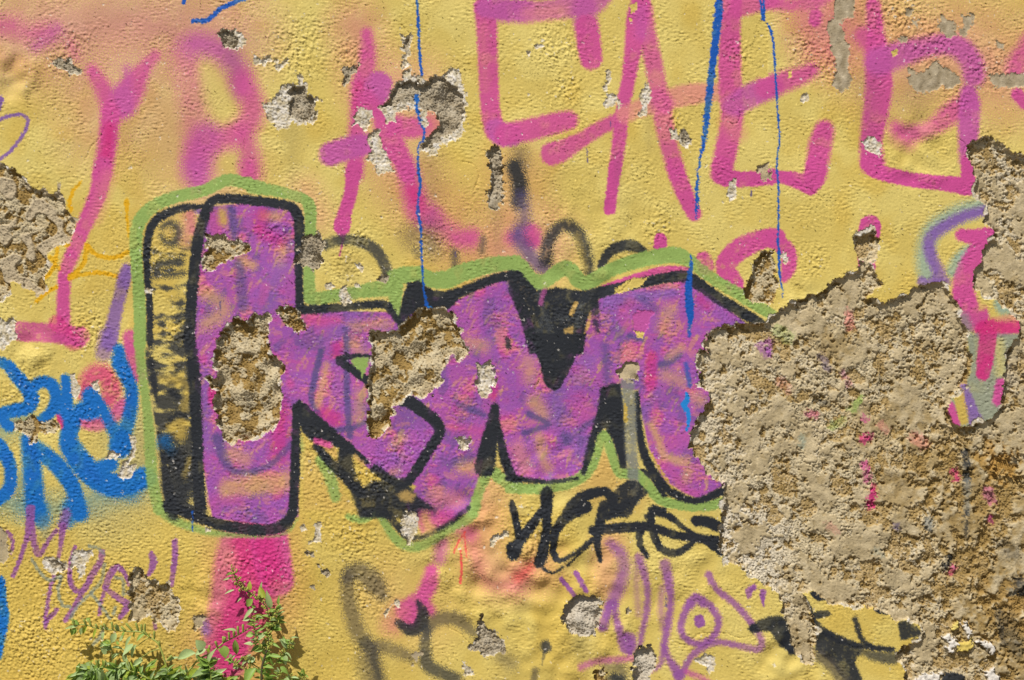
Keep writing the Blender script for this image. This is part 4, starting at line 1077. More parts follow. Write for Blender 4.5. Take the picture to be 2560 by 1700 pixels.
# the three big chips in the purple piece
hole(np.vstack([q('11', (0, 1330), (130, 1330), (120, 1400), (100, 1560)), q('21', (120, 130), (200, 170), (250, 250), (240, 330), (210, 410), (240, 500), (230, 650), (210, 740), (150, 830), (50, 870)),
                q('20', (2310, 920), (2210, 925), (2120, 960), (2060, 930), (2030, 820), (1975, 740), (2020, 700), (1960, 620), (1970, 560), (2000, 470), (1950, 430), (1900, 350), (1990, 360), (2030, 280), (1960, 260), (1980, 100)),
                q('10', (1995, 1568), (2060, 1480), (2110, 1420), (2160, 1360), (2250, 1390), (2361, 1340))]), 'brown', 18, rag=.8, rim=4, label='deep brown chip in the first purple letter')
hole(np.vstack([q('11', (1050, 1560), (1050, 1500), (1110, 1482), (1180, 1495), (1300, 1480), (1380, 1400), (1430, 1340), (1500, 1290), (1620, 1275), (1760, 1282), (1810, 1300), (1820, 1390), (1860, 1440), (1900, 1560)),
                q('21', (1970, 90), (1930, 160), (1870, 180), (1820, 140), (1760, 130), (1750, 220), (1700, 280), (1720, 380), (1640, 450), (1620, 510), (1530, 530), (1450, 490), (1370, 530), (1310, 580), (1270, 620), (1240, 760), (1200, 830), (1150, 870), (1110, 910), (1040, 890), (1030, 800), (1020, 720), (1040, 640), (1050, 520), (1030, 420), (1060, 250), (1075, 50))]), 'brown', 18, rag=.8, rim=4, label='tall brown chip in the second purple letter')
hole(q('11', (190, 1300), (240, 1260), (330, 1250), (380, 1290), (400, 1350), (440, 1400), (470, 1470), (410, 1480), (370, 1530), (340, 1450), (270, 1440), (230, 1350)), 'brown', 13, rim=2)
hole(q('10', (1910, 600), (2000, 600), (2060, 590), (2100, 650), (2200, 650), (2320, 700), (2300, 740), (2180, 800), (2050, 850), (1960, 930), (1880, 920), (1860, 870), (1900, 760), (1910, 680)), 'brown', 10, rim=3)
hole(q('21', (2040, 210), (2080, 225), (2150, 190), (2190, 240), (2215, 320), (2210, 400), (2170, 480), (2150, 525), (2080, 525), (2040, 480), (2030, 400), (2040, 330)), 'white', 6)
hole(q('21', (1850, 920), (1890, 890), (1960, 900), (1985, 940), (1970, 1010), (1880, 1020), (1860, 980)), 'white', 6)
hole(q('22', (950, 270), (1010, 230), (1150, 195), (1180, 270), (1160, 350), (1060, 370), (980, 340)), 'tan', 9)
hole(q('22', (1040, 355), (1120, 370), (1125, 398), (1060, 392)), 'grey', 14, rag=.4)
hole(q('11', (400, 680), (450, 610), (530, 590), (580, 570), (610, 650), (620, 720), (610, 850), (570, 900), (520, 930), (480, 890), (410, 860), (345, 850), (395, 760)), 'grey', 13, rim=3)
hole(q('11', (1120, 1010), (1160, 960), (1200, 970), (1225, 1010), (1190, 1060), (1150, 1040)), 'grey', 6)
hole(q('11', (770, 1100), (830, 1040), (850, 1150), (900, 1220), (830, 1240), (780, 1220)), 'white', 3)
hole(q('11', (640, 1060), (700, 1030), (740, 1070), (700, 1100), (660, 1100)), 'white', 2.5)
hole(q('11', (910, 850), (950, 870), (990, 890), (980, 940), (920, 910)), 'white', 3)
hole(q('11', (900, 1060), (960, 1040), (970, 1090), (910, 1090)), 'white', 2)
hole(q('31', (1340, 60), (1400, 10), (1480, 30), (1500, 130), (1490, 200), (1450, 230), (1445, 315), (1400, 310), (1370, 240), (1335, 190)), 'white', 4)

# chips above
H1 = q('01', (1130, 990), (1190, 950), (1240, 850), (1290, 780), (1350, 730), (1360, 640), (1420, 640), (1430, 690), (1530, 700), (1590, 745), (1640, 700), (1720, 690), (1800, 640), (1880, 625), (1890, 700), (1920, 820), (1950, 890), (1930, 1100), (1910, 1240), (1830, 1300), (1700, 1340), (1660, 1440), (1570, 1420), (1500, 1380), (1550, 1300), (1640, 1240), (1700, 1150), (1680, 1080), (1620, 1020), (1530, 1010), (1480, 1010), (1400, 1000), (1290, 1040), (1280, 1120), (1210, 1130))
hole(H1, 'white', 3, label='chipped hole with grey sandy core and white rim, crossed by the blue drip')
hole(q('01', (1160, 985), (1240, 870), (1290, 790), (1360, 750), (1430, 730), (1540, 770), (1640, 705), (1720, 710), (1820, 780), (1900, 870), (1922, 960), (1912, 1100), (1870, 1200), (1740, 1250), (1660, 1330), (1540, 1380), (1510, 1370), (1560, 1300), (1690, 1150), (1660, 1040), (1560, 1005), (1450, 950), (1380, 940), (1290, 975)), 'grey', 14, new=False, rag=.7)
hole(q('01', (1500, 1020), (1580, 1030), (1590, 1150), (1550, 1190), (1510, 1120)), 'white', 2, new=True)
T('01', [(1480, 880), (1485, 1000), (1500, 1080), (1548, 1200)], [44, 30, 22, 20], 4, 'dblue', .85, None, nz=2, wear=.3)
hole(q('01', (60, 960), (130, 940), (190, 880), (240, 790), (340, 770), (390, 790), (380, 690), (430, 690), (470, 800), (480, 870), (540, 890), (585, 910), (555, 950), (560, 1050), (525, 1150), (470, 1130), (400, 1160), (330, 1130), (290, 1170), (230, 1190), (170, 1160), (100, 1060), (60, 1000)), 'white', 3.5, label='chipped hole with round sandy core and wide white rim')
hole(q('01', (300, 980), (330, 900), (280, 850), (340, 790), (440, 800), (480, 870), (520, 890), (558, 960), (540, 1050), (480, 1110), (390, 1110), (310, 1060)), 'grey', 13, new=False, rag=.6)
hole(q('00', (2015, 310), (2080, 260), (2160, 270), (2230, 300), (2260, 370), (2240, 440), (2190, 460), (2100, 455), (2040, 410)), 'white', 3)
hole(q('00', (2015, 310), (2080, 265), (2150, 290), (2195, 340), (2200, 400), (2170, 445), (2090, 440), (2040, 400)), 'grey', 13, new=False, rag=.6)
hole(q('00', (505, 545), (560, 540), (600, 560), (640, 545), (665, 590), (740, 650), (735, 670), (640, 680), (580, 640), (540, 630), (510, 590)), 'grey', 5, rim=3)
hole(q('01', (800, 610), (860, 620), (930, 590), (920, 640), (880, 680), (850, 750), (820, 780), (800, 720)), 'grey', 6, rim=2)
hole(q('01', (1330, 310), (1380, 340), (1430, 290), (1440, 420), (1400, 510), (1390, 560), (1430, 600), (1420, 640), (1350, 640), (1350, 590), (1370, 540), (1330, 530), (1370, 490), (1325, 460), (1350, 420), (1340, 350)), 'white', 3)
hole(q('01', (1370, 350), (1410, 360), (1420, 420), (1380, 470), (1350, 440)), 'grey', 6, new=False, rag=.5)
hole(q('01', (-20, 500), (60, 530), (130, 520), (165, 560), (100, 600), (-20, 590)), 'white', 3)
hole(q('01', (180, 550), (210, 560), (215, 600), (300, 530), (320, 540), (250, 620), (210, 670), (180, 640)), 'white', 3, rag=.5)
hole(q('01', (930, 980), (1000, 1000), (1080, 1010), (1070, 1080), (1030, 1220), (980, 1190), (930, 1150), (885, 1160), (920, 1080)), 'white', 4)
hole(np.vstack([q('01', (1140, 1160), (1150, 1300), (1160, 1350), (1200, 1400), (1240, 1500), (1260, 1568)), q('11', (1270, 10), (1200, 20), (1140, 45), (1105, 0)), q('01', (1090, 1500), (1010, 1470), (1070, 1400), (1040, 1300), (1050, 1240))]), 'white', 4)
hole(np.vstack([q('01', (2120, 1400), (2180, 1330), (2250, 1360), (2262, 1480), (2275, 1568)), q('11', (2285, 60), (2270, 300), (2240, 370), (2135, 360), (2145, 170), (2165, 100), (2155, 0)), q('01', (2150, 1500))]), 'grey', 13, rim=1.5, label='long narrow sandy slot below the pink E')
for c, pts in (('02', [(860, 650), (900, 640), (920, 720), (880, 790), (890, 860), (960, 870), (1010, 960), (980, 1000), (960, 940), (930, 970), (870, 1000), (830, 960), (880, 900), (840, 800), (880, 740)]),
               ('02', [(1230, 770), (1270, 790), (1285, 900), (1250, 990), (1235, 1060), (1180, 1080), (1150, 1060), (1190, 1000), (1185, 860)]),
               ('02', [(1450, 1180), (1510, 1190), (1540, 1260), (1580, 1180), (1650, 1290), (1630, 1380), (1590, 1370), (1540, 1300), (1470, 1280)]),
               ('02', [(140, 480), (180, 470), (170, 520), (150, 550)]), ('02', [(180, 410), (300, 410), (290, 440), (220, 450)]),
               ('03', [(865, 1310), (940, 1250), (1000, 1270), (1045, 1340), (1030, 1450), (960, 1410), (890, 1370)]),
               ('31', [(540, 130), (600, 110), (610, 250), (600, 290), (540, 300), (490, 310), (550, 240)]), ('31', [(400, 160), (440, 130), (470, 180), (420, 200)]),
               ('31', [(2160, 260), (2240, 210), (2310, 190), (2330, 230), (2280, 260), (2200, 290), (2190, 350), (2160, 340)]),
               ('32', [(1680, 1380), (1760, 1340), (1830, 1330), (1870, 1370), (1860, 1490), (1820, 1510), (1760, 1430), (1690, 1410)]),
               ('30', [(380, 470), (430, 425), (560, 460), (640, 520), (560, 580), (480, 600), (400, 540)]),
               ('30', [(640, 420), (700, 370), (850, 360), (870, 420), (800, 460), (780, 600), (720, 640), (700, 520), (640, 560)]),
               ('20', [(990, 1030), (1080, 1030), (1120, 1060), (1060, 1110), (980, 1090)]),
               ('20', [(1190, 870), (1240, 880), (1250, 1000), (1230, 1090), (1180, 1150), (1250, 1150), (1200, 1280), (1130, 1290), (1080, 1260), (1120, 1150), (1210, 1050)]),
               ('20', [(830, 400), (910, 370), (920, 430), (920, 500), (850, 440)]), ('20', [(650, 320), (690, 310), (710, 400), (760, 440), (720, 500), (700, 570), (650, 490)]),
               ('10', [(1330, 1100), (1400, 1090), (1410, 1140), (1330, 1140)]), ('12', [(1980, 240), (2000, 110), (2070, 70), (2070, 260), (2010, 290)]),
               ('13', [(120, 790), (170, 750), (200, 850), (150, 860)]), ('30', [(1890, 160), (1950, 170), (1940, 205), (1900, 200)]),
               ('31', [(1300, 830), (1340, 840), (1320, 900), (1250, 880), (1190, 1000), (1180, 950)]), ('03', [(320, 870), (380, 860), (370, 920), (330, 960), (290, 930)])):
    hole(fr(c, pts), 'white', 3.2, rag=.6)
hole(q('30', (440, 470), (510, 460), (590, 500), (570, 550), (480, 530)), 'grey', 10, new=True, rag=.4)
hole(q('02', (1550, 1190), (1600, 1190), (1655, 1290), (1620, 1310), (1560, 1290)), 'grey', 6, rag=.4)
hole(q('20', (140, 760), (220, 740), (300, 700), (330, 720), (350, 760), (440, 760), (520, 730), (540, 830), (450, 870), (380, 830), (340, 900), (290, 950), (280, 880), (200, 860), (140, 830)), 'brown', 6, rim=3)
hole(q('30', (1200, 590), (1260, 545), (1320, 560), (1330, 600), (1400, 650), (1470, 690), (1550, 680), (1590, 780), (1650, 830), (1660, 920), (1640, 1010), (1640, 1100), (1560, 1130), (1500, 1050), (1420, 1040), (1380, 960), (1320, 1020), (1180, 1020), (1200, 860), (1180, 760)), 'rubble', 9, rim=3, label='bare tan patch above the weeds')
hole(q('30', (1790, 960), (1890, 980), (1880, 1060), (1800, 1110), (1770, 1080)), 'tan', 5)
hole(q('31', (440, 390), (530, 380), (530, 430), (470, 430)), 'grey', 4)
hole(q('31', (580, 510), (640, 560), (690, 570), (680, 620), (640, 630), (600, 580)), 'grey', 5, rim=1)
hole(q('31', (500, 700), (540, 690), (540, 740), (510, 720)), 'grey', 3)
hole(q('31', (2040, 1030), (2080, 980), (2100, 1060), (2200, 1120), (2280, 1200), (2300, 1310), (2200, 1330), (2110, 1340), (1950, 1280), (2040, 1180)), 'grey', 6, rim=2)
hole(q('31', (1900, 1390), (1940, 1400), (1950, 1440), (2020, 1490), (1990, 1530), (1920, 1520)), 'white', 4)
hole(q('31', (1440, 1320), (1530, 1310), (1500, 1400), (1450, 1430)), 'tan', 2)
hole(q('32', (450, 990), (500, 880), (570, 800), (640, 770), (700, 800), (770, 780), (820, 840), (830, 960), (790, 1040), (770, 1160), (660, 1160), (560, 1150), (500, 1080)), 'grey', 16, label='rounded sandy hole below the short violet dashes')
C[HID == len(HOLES) - 1] = C[HID == len(HOLES) - 1] * .6 + PAL['white'] * .4
hole(np.vstack([q('32', (1120, 1330), (1170, 1260), (1270, 1250), (1320, 1310), (1330, 1400), (1300, 1470), (1270, 1568)), [(1620, 1730), (1575, 1725)], q('32', (1120, 1450))]), 'grey', 15)
C[HID == len(HOLES) - 1] = C[HID == len(HOLES) - 1] * .6 + PAL['white'] * .4
hole(q('32', (750, 1480), (850, 1450), (870, 1500), (850, 1600), (770, 1600)), 'brown', 8)
hole(q('32', (1040, 920), (1080, 890), (1110, 950), (1050, 960)), 'grey', 4)
hole(q('12', (2420, 740), (2361, 755), (2280, 785), (2230, 850), (2210, 960), (2150, 1080), (2150, 1180), (2260, 1235), (2361, 1240), (2420, 1180), (2450, 1080), (2430, 930), (2410, 800)), 'brown', 15, rim=2, label='brown chip with the pink ring round it')
hole(np.vstack([q('02', (2270, 1530), (2340, 1490), (2380, 1500)), q('13', (0, 0), (40, 30), (40, 90), (-60, 90), (-90, 20))]), 'tan', 5)

# smooth grey-tan losses of the thin top coat
for c, pts in (('03', [(610, 20), (640, -60), (800, -60), (800, 30), (790, 150), (690, 180), (690, 320), (760, 420), (750, 560), (740, 650), (760, 800), (700, 840), (630, 820), (570, 780), (620, 700), (620, 600), (590, 450), (560, 350), (540, 240), (600, 150)]),
               ('03', [(1280, 620), (1400, 680), (1550, 560), (1680, 650), (1760, 700), (1790, 760), (1700, 820), (1620, 800), (1500, 850), (1370, 860), (1310, 780)]),
               ('03', [(1590, 150), (1720, 190), (1730, 320), (1680, 370), (1600, 300), (1570, 230)]), ('03', [(1790, 140), (1900, 130), (1890, 220), (1830, 330), (1760, 330), (1800, 220)]),
               ('03', [(2040, 690), (2200, 680), (2361, 670), (2600, 690), (2600, 800), (2361, 810), (2150, 810), (2060, 780)]), ('03', [(1330, 190), (1390, 180), (1380, 260), (1330, 230)]),
               ('03', [(1190, 350), (1290, 330), (1280, 400), (1220, 390)]), ('03', [(2110, 380), (2190, 400), (2170, 460), (2120, 440)]), ('03', [(1280, 60), (1340, 90), (1310, 180), (1270, 140)])):
    hid = hole(fr(c, pts), 'tan', 1.9, rag=.9, edge=2.2)
    m = HID == hid
    C[m] = PAL['tan2'] + .03 * N24[m][:, None]
# flakes to older paint
flake(q('12', (950, 1100), (1080, 1010), (1130, 990), (1240, 1000), (1210, 1060), (1080, 1110), (990, 1140), (950, 1140)), 'yel', 1.0)
flake(q('12', (1110, 1350), (1160, 1290), (1270, 1300), (1330, 1310), (1270, 1360), (1260, 1450), (1220, 1500), (1130, 1510), (1120, 1430)), 'lil', 1.4)
flake(q('12', (1130, 1480), (1220, 1500), (1200, 1550), (1150, 1540)), 'yel', 1.0)
flake(q('03', (1130, 480), (1200, 440), (1190, 500), (1150, 530)), 'yel', .8)
flake(q('03', (185, 660), (220, 650), (210, 720), (190, 720)), 'yel', .8)
flake(q('02', (2260, 190), (2340, 200), (2361, 260), (2361, 700), (2300, 720), (2230, 640), (2150, 560), (2180, 440), (2240, 360)), 'yel', 1.1)
flake(q('02', (1090, 40), (1150, 20), (1150, 90), (1100, 130)), 'yel', .8)
flake(q('02', (1080, 170), (1110, 170), (1105, 205), (1085, 200)), 'yel', .8)

# small scattered pits where the skin blisters: (x, y, radius) in photo pixels
BLIST = [(190, 105, 70), (150, 150, 60), (740, 110, 120), (870, 130, 60), (1390, 110, 90), (1420, 220, 70), (2250, 40, 130), (2330, 110, 110), (2080, 160, 90), (2010, 130, 60), (2470, 170, 90), (1840, 130, 60),
         (1680, 300, 60), (900, 600, 40), (870, 660, 60), (1080, 610, 60), (370, 640, 80), (215, 830, 90), (300, 950, 70), (60, 980, 90), (210, 1040, 60), (320, 1130, 50), (800, 1150, 90), (930, 1190, 90), (1010, 1130, 80),
         (1060, 1120, 60), (450, 1150, 60), (440, 830, 60), (880, 1340, 110), (920, 1480, 100), (1330, 1330, 110), (700, 1430, 90), (600, 1420, 90), (690, 580, 60), (1440, 780, 40), (1330, 860, 40), (1280, 1180, 70), (2030, 650, 60), (1650, 560, 60), (2390, 250, 60), (150, 1430, 80), (230, 1600, 130), (100, 1600, 140)]
BM = np.zeros((H, W), np.float32)
for (cx, cy, r) in BLIST:
    i0, i1, j0, j1 = win(cx - r, cx + r, cy - r, cy + r)
    sl = (slice(i0, i1), slice(j0, j1))
    dd = np.hypot(XS[j0:j1][None] - cx, YS[i0:i1][:, None] - cy) / r
    BM[sl] = np.maximum(BM[sl], 1 - sstep(.2, 1.0, dd))
# tiny losses of paint (white specks) inside blistered areas; they stay part of the coat
sp = (N16 * .8 + N6 * .6 + N40 * .5) > (3.05 - .75 * BM)
sp &= HID == 0
C[sp] = C[sp] * .25 + PAL['white'] * .75
HGT[sp] -= 1.6
# coat relief
grain = .26 * N10 + .22 * N6 + .12 * N16 + .10 * N6H
rough = .38 + .75 * sstep(-.2, 1.3, N250b + .5 * N70) + .5 * BM + .75 * sstep(900, 1500, YS)[:, None] * sstep(1100, 300, XS)[None, :]
HGT += grain * rough * .88 + STR * (.40 * sstep(-.4, .9, N120b) + .25 * sstep(900, 1500, YS)[:, None] * sstep(1100, 300, XS)[None, :]) + .30 * N120 + .8 * N250 + 1.6 * N600
HGT += BM * (.75 * np.tanh(2.2 * N16) + .5 * np.tanh(3 * N24) + .5 * np.clip(N10, -.3, 2))
lump = np.zeros((H, W), np.float32)
for (cx, cy, r, a) in [(1240, 1400, 170, 3.2), (1390, 1440, 130, 3.0), (1430, 1560, 160, 2.6), (1350, 1180, 90, 2.2), (1170, 1390, 110, 3.0), (1990, 1660, 90, 3), (20, 200, 70, 3.5), (1300, 1330, 90, 2.5), (2010, 760, 60, 2.5), (90, 880, 60, 2.5), (1700, 1480, 120, 1.6), (520, 1480, 60, 2), (1480, 640, 160, 1.2), (2300, 380, 80, 2.5)]:
    i0, i1, j0, j1 = win(cx - 1.6 * r, cx + 1.6 * r, cy - 1.6 * r, cy + 1.6 * r)
    sl = (slice(i0, i1), slice(j0, j1))
    dd = np.hypot(XS[j0:j1][None] - cx, YS[i0:i1][:, None] - cy) / r
    lump[sl] = np.maximum(lump[sl], a * (1 - sstep(.5, 1.5, dd)))
HGT += lump * (.8 * N70 + .6 * N120b)
# hairline cracks
crk = random.Random(5)
for (cx, cy, ang, n) in [(640, 395, 2.6, 26), (2360, 350, 0.1, 40), (1960, 480, .4, 30), (120, 700, 1.2, 24), (1500, 620, -.2, 40), (1830, 250, 1.4, 26), (2030, 1000, .2, 2), (700, 1330, .9, 22), (1180, 480, -.3, 22), (1000, 60, .3, 26), (260, 320, 1.0, 20), (1110, 1560, .5, 30), (1730, 1600, -.4, 30), (850, 880, .4, 20), (1310, 980, .8, 22)]:
    px_, py_ = cx, cy
    for k in range(n):
        ang += crk.uniform(-.55, .55)
        nx_, ny_ = px_ + 5 * math.cos(ang), py_ + 5 * math.sin(ang)
        i0, i1, j0, j1 = win(min(px_, nx_) - 2, max(px_, nx_) + 2, min(py_, ny_) - 2, max(py_, ny_) + 2)
        Xc, Yc = XS[None, j0:j1], YS[i0:i1, None]
        dx_, dy_ = nx_ - px_, ny_ - py_
        t_ = np.clip(((Xc - px_) * dx_ + (Yc - py_) * dy_) / 25, 0, 1)
        dd = np.hypot(Xc - px_ - t_ * dx_, Yc - py_ - t_ * dy_)
        HGT[i0:i1, j0:j1] -= np.where(dd < 1.3, 1.1, 0)
        px_, py_ = nx_, ny_
# pin-holes
pin = (N10b * .75 + N6 * .75) > 3.35
HGT[pin & (HID == 0)] -= 2.2
HM = HID > 0
relief = np.where(HM, .0, 1.0).astype(np.float32)
# undulation continues under the holes, grain does not
und = .30 * N120 + .8 * N250 + 1.6 * N600
ZMM = np.where(HM, und - DEP, HGT).astype(np.float32)
del sp, pin, relief
# ------------------------------------------------------------------ materials
GAIN = 0.96


def lin(c):
    c = np.clip(c, 0.012, .98)
    return np.where(c <= .04045, c / 12.92, ((c + .055) / 1.055) ** 2.4)


def make_mat(name, col=(.5, .5, .5), rough=.85, spec=.3, attr=None, bump=0.0, bscale=400.0, vary=0.0, vscale=20.0, trans=0.0):
    m = bpy.data.materials.new(name)
    m.use_nodes = True
    nt = m.node_tree
    b = nt.nodes['Principled BSDF']
    b.inputs['Roughness'].default_value = rough
    b.inputs['Specular IOR Level'].default_value = spec
    tc = nt.nodes.new('ShaderNodeTexCoord')
    if attr:
        at = nt.nodes.new('ShaderNodeAttribute'); at.attribute_name = attr
        src = at.outputs['Color']
    else:
        r = nt.nodes.new('ShaderNodeRGB'); r.outputs[0].default_value = (*col, 1)
        src = r.outputs[0]
    if vary:
        n = nt.nodes.new('ShaderNodeTexNoise'); n.inputs['Scale'].default_value = vscale; n.inputs['Detail'].default_value = 5
        nt.links.new(tc.outputs['Object'], n.inputs['Vector'])
        hs = nt.nodes.new('ShaderNodeMapRange'); hs.inputs['To Min'].default_value = 1 - vary; hs.inputs['To Max'].default_value = 1 + vary
        nt.links.new(n.outputs['Fac'], hs.inputs['Value'])
        mx = nt.nodes.new('ShaderNodeVectorMath'); mx.operation = 'SCALE'
        nt.links.new(src, mx.inputs[0]); nt.links.new(hs.outputs['Result'], mx.inputs['Scale'])
        src = mx.outputs[0]
    nt.links.new(src, b.inputs['Base Color'])
    if bump:
        n = nt.nodes.new('ShaderNodeTexNoise'); n.inputs['Scale'].default_value = bscale; n.inputs['Detail'].default_value = 3
        nt.links.new(tc.outputs['Object'], n.inputs['Vector'])
        bp = nt.nodes.new('ShaderNodeBump'); bp.inputs['Distance'].default_value = bump; bp.inputs['Strength'].default_value = 1
        nt.links.new(n.outputs['Fac'], bp.inputs['Height']); nt.links.new(bp.outputs['Normal'], b.inputs['Normal'])
    if trans:
        t = nt.nodes.new('ShaderNodeBsdfTranslucent')
        nt.links.new(src, t.inputs['Color'])
        ms = nt.nodes.new('ShaderNodeMixShader'); ms.inputs[0].default_value = trans
        nt.links.new(b.outputs[0], ms.inputs[1]); nt.links.new(t.outputs[0], ms.inputs[2])
        nt.links.new(ms.outputs[0], nt.nodes['Material Output'].inputs['Surface'])
    return m


M_PLASTER = make_mat('painted_plaster', rough=.68, spec=.28, attr='pigment', bump=.0006, bscale=260, vary=.10, vscale=300)
M_RENDER = make_mat('bare_render', rough=.95, spec=.1, attr='pigment', bump=.0010, bscale=230, vary=.22, vscale=260)
M_YELLOW = make_mat('yellow_plaster', tuple(lin(PAL['yel']) * GAIN), rough=.85, spec=.2, bump=.002, bscale=90, vary=.18, vscale=3)
M_PAVE = make_mat('pavement_stone', (.20, .185, .165), rough=.9, spec=.2, bump=.002, bscale=120, vary=.3, vscale=2.5)

# ------------------------------------------------------------------ mesh of the wall face
def idx_axis(n, lo, hi, step):
    a = np.arange(0, lo, step); b = np.arange(lo, hi); c = np.arange(hi, n, step)
    r = np.concatenate([a, b, c])
    return r if r[-1] == n - 1 else np.append(r, n - 1)


jx = idx_axis(W, int((-16 - X0) / D), int((2576 - X0) / D), 10)
iy = idx_axis(H, int((-16 - Y0) / D), int((1716 - Y0) / D), 10)
nx, ny = len(jx), len(iy)
sub = np.ix_(iy, jx)
zz = ZMM[sub].copy()
# in the coarse margin only the broad shape is kept
cx_ = (XS[jx] < -16) | (XS[jx] > 2574); cy_ = (YS[iy] < -16) | (YS[iy] > 1714)
coarse = cx_[None, :] | cy_[:, None]
zz = np.where(coarse & (HID[sub] == 0), und[sub], zz)
PX = np.broadcast_to(XS[jx][None, :], (ny, nx)).astype(np.float32)
PY = np.broadcast_to(YS[iy][:, None], (ny, nx)).astype(np.float32)
# slight sideways jitter breaks the grid along torn edges
jit = np.where(coarse, 0, .55)
PX = PX + jit * N6H[sub]; PY = PY + jit * np.roll(N6H, 7, 1)[sub]
V = np.stack([(PX - 1280) * S, -zz * .001, Z0 + (1700 - PY) * S], -1).reshape(-1, 3).astype(np.float32)
CV = (lin(C[sub]) * GAIN).reshape(-1, 3)
VID = np.arange(nx * ny).reshape(ny, nx)
F = np.stack([VID[:-1, :-1], VID[1:, :-1], VID[1:, 1:], VID[:-1, 1:]], -1).reshape(-1, 4)
hsub = HID[sub]; psub = PID[sub]
fh = np.maximum(np.maximum(hsub[:-1, :-1], hsub[1:, :-1]), np.maximum(hsub[:-1, 1:], hsub[1:, 1:]))
fp = psub[:-1, :-1].copy()
fcode2 = np.where(fh > 0, 1000 + fh, fp).astype(np.int32)
# connected pieces: strokes of tags and marks become parts of their own, specks go back to the coat
FID = np.arange(fcode2.size).reshape(fcode2.shape)
ha = fcode2[:, :-1] == fcode2[:, 1:]; va = fcode2[:-1] == fcode2[1:]
ea = np.concatenate([FID[:, :-1][ha], FID[:-1][va]]); eb = np.concatenate([FID[:, 1:][ha], FID[1:][va]])
notcoat = fcode2.ravel()[ea] != 0
ea, eb = ea[notcoat], eb[notcoat]
lab = np.arange(fcode2.size)
while True:
    la, lb = lab[ea], lab[eb]
    if (la == lb).all():
        break
    lo_ = np.minimum(la, lb)
    np.minimum.at(lab, la, lo_); np.minimum.at(lab, lb, lo_)
    while True:
        l2 = lab[lab]
        if (l2 == lab).all():
            break
        lab = l2
    ne = lab[ea] != lab[eb]
    ea, eb = ea[ne], eb[ne]
    if len(ea) == 0:
        break
cnt = np.bincount(lab, minlength=lab.size)
fcode = fcode2.ravel().copy()
fcode[(cnt[lab] < 45) & (fcode > 0)] = 0
SPLIT = [i for i, (n_, l_, p_) in enumerate(PARTS) if n_ in ('graffiti_tag', 'graffiti_mark', 'paint_drip')]
extra = {}
nxt = 5000
for i in SPLIT:
    ls = np.unique(lab[fcode == i])
    for k_, L_ in enumerate(sorted(ls, key=lambda q_: -cnt[q_])):
        if k_:
            extra[nxt] = i
            fcode[(lab == L_) & (fcode == i)] = nxt
            nxt += 1
order = np.argsort(fcode, kind='stable')
codes, starts = np.unique(fcode[order], return_index=True)
ends = np.append(starts[1:], len(order))


def raw_mesh(name, verts, faces, cols=None, mat=None, smooth=True):
    me = bpy.data.meshes.new(name)
    nf, k = faces.shape
    me.vertices.add(len(verts)); me.vertices.foreach_set('co', np.ascontiguousarray(verts, np.float32).ravel())
    me.loops.add(nf * k); me.loops.foreach_set('vertex_index', np.ascontiguousarray(faces, np.int32).ravel())
    me.polygons.add(nf)
    me.polygons.foreach_set('loop_start', (np.arange(nf) * k).astype(np.int32))
    me.polygons.foreach_set('use_smooth', np.full(nf, smooth))
    if cols is not None:
        at = me.color_attributes.new('pigment', 'FLOAT_COLOR', 'POINT')
        at.data.foreach_set('color', np.concatenate([cols, np.ones((len(cols), 1))], 1).astype(np.float32).ravel())
    me.update(calc_edges=True)
    if mat:
        me.materials.append(mat)
    return me


def empty(name, parent=None, loc=(0, 0, 0)):
    o = bpy.data.objects.new(name, None)
    o.empty_display_size = .1
    o.location = loc
    COL.objects.link(o)
    if parent:
        o.parent = parent
    return o


wall = empty('plaster_wall')
wall['label'] = 'yellow plastered street wall with peeling patches and layers of graffiti'
wall['category'] = 'wall'
wall['kind'] = 'thing'
piece = empty('graffiti_piece', wall)
piece['label'] = 'purple block lettering with black outline and green halo'
remap = np.zeros(len(V), np.int64)
for code, s0, e0 in zip(codes, starts, ends):
    f = F[order[s0:e0]]
    u, inv = np.unique(f, return_inverse=True)
    f2 = inv.reshape(-1, 4)
    code = extra.get(code, code)
    if code >= 1000:
        name, label = HOLES[code - 1000]
        par, mat = wall, M_RENDER
    else:
        name, label, pr = PARTS[code]
        par, mat = (piece if pr == 'piece' else wall), M_PLASTER
    me = raw_mesh(name, V[u], f2, CV[u], mat)
    o = bpy.data.objects.new(name, me)
    COL.objects.link(o)
    o.parent = par
    if label:
        o['label'] = label


def box_mesh(name, x0, x1, y0, y1, z0, z1, mat):
    v = np.array([(x, y, z) for x in (x0, x1) for y in (y0, y1) for z in (z0, z1)], np.float32)
    f = np.array([(0, 1, 3, 2), (4, 6, 7, 5), (0, 4, 5, 1), (2, 3, 7, 6), (0, 2, 6, 4), (1, 5, 7, 3)])
    return raw_mesh(name, v, f, None, mat, False)


XL, XR = float(V[:, 0].min()), float(V[:, 0].max())
ZB, ZT = float(V[:, 2].min()), float(V[:, 2].max())
for nm, b in (('wall_core', (XL - .02, XR + .02, .05, .40, 0.0, ZT + .02)), ('wall_end', (XL - 9, XL + .001, .0, .42, 0.0, ZT + .3)), ('wall_end', (XR - .001, XR + 9, .0, .42, 0.0, ZT + .3)), ('wall_top', (XL + .003, XR - .003, .002, .418, ZT - .001, ZT + .298))):
    o = bpy.data.objects.new(nm, box_mesh(nm, *b, M_YELLOW)); COL.objects.link(o); o.parent = wall

# pavement in front of the wall, below the view
g = bpy.data.objects.new('pavement', raw_mesh('pavement', np.array([(-60, -60, 0), (60, -60, 0), (60, .0, 0), (-60, .0, 0)], np.float32), np.array([(0, 1, 2, 3)]), None, M_PAVE, False))
COL.objects.link(g); g['kind'] = 'structure'
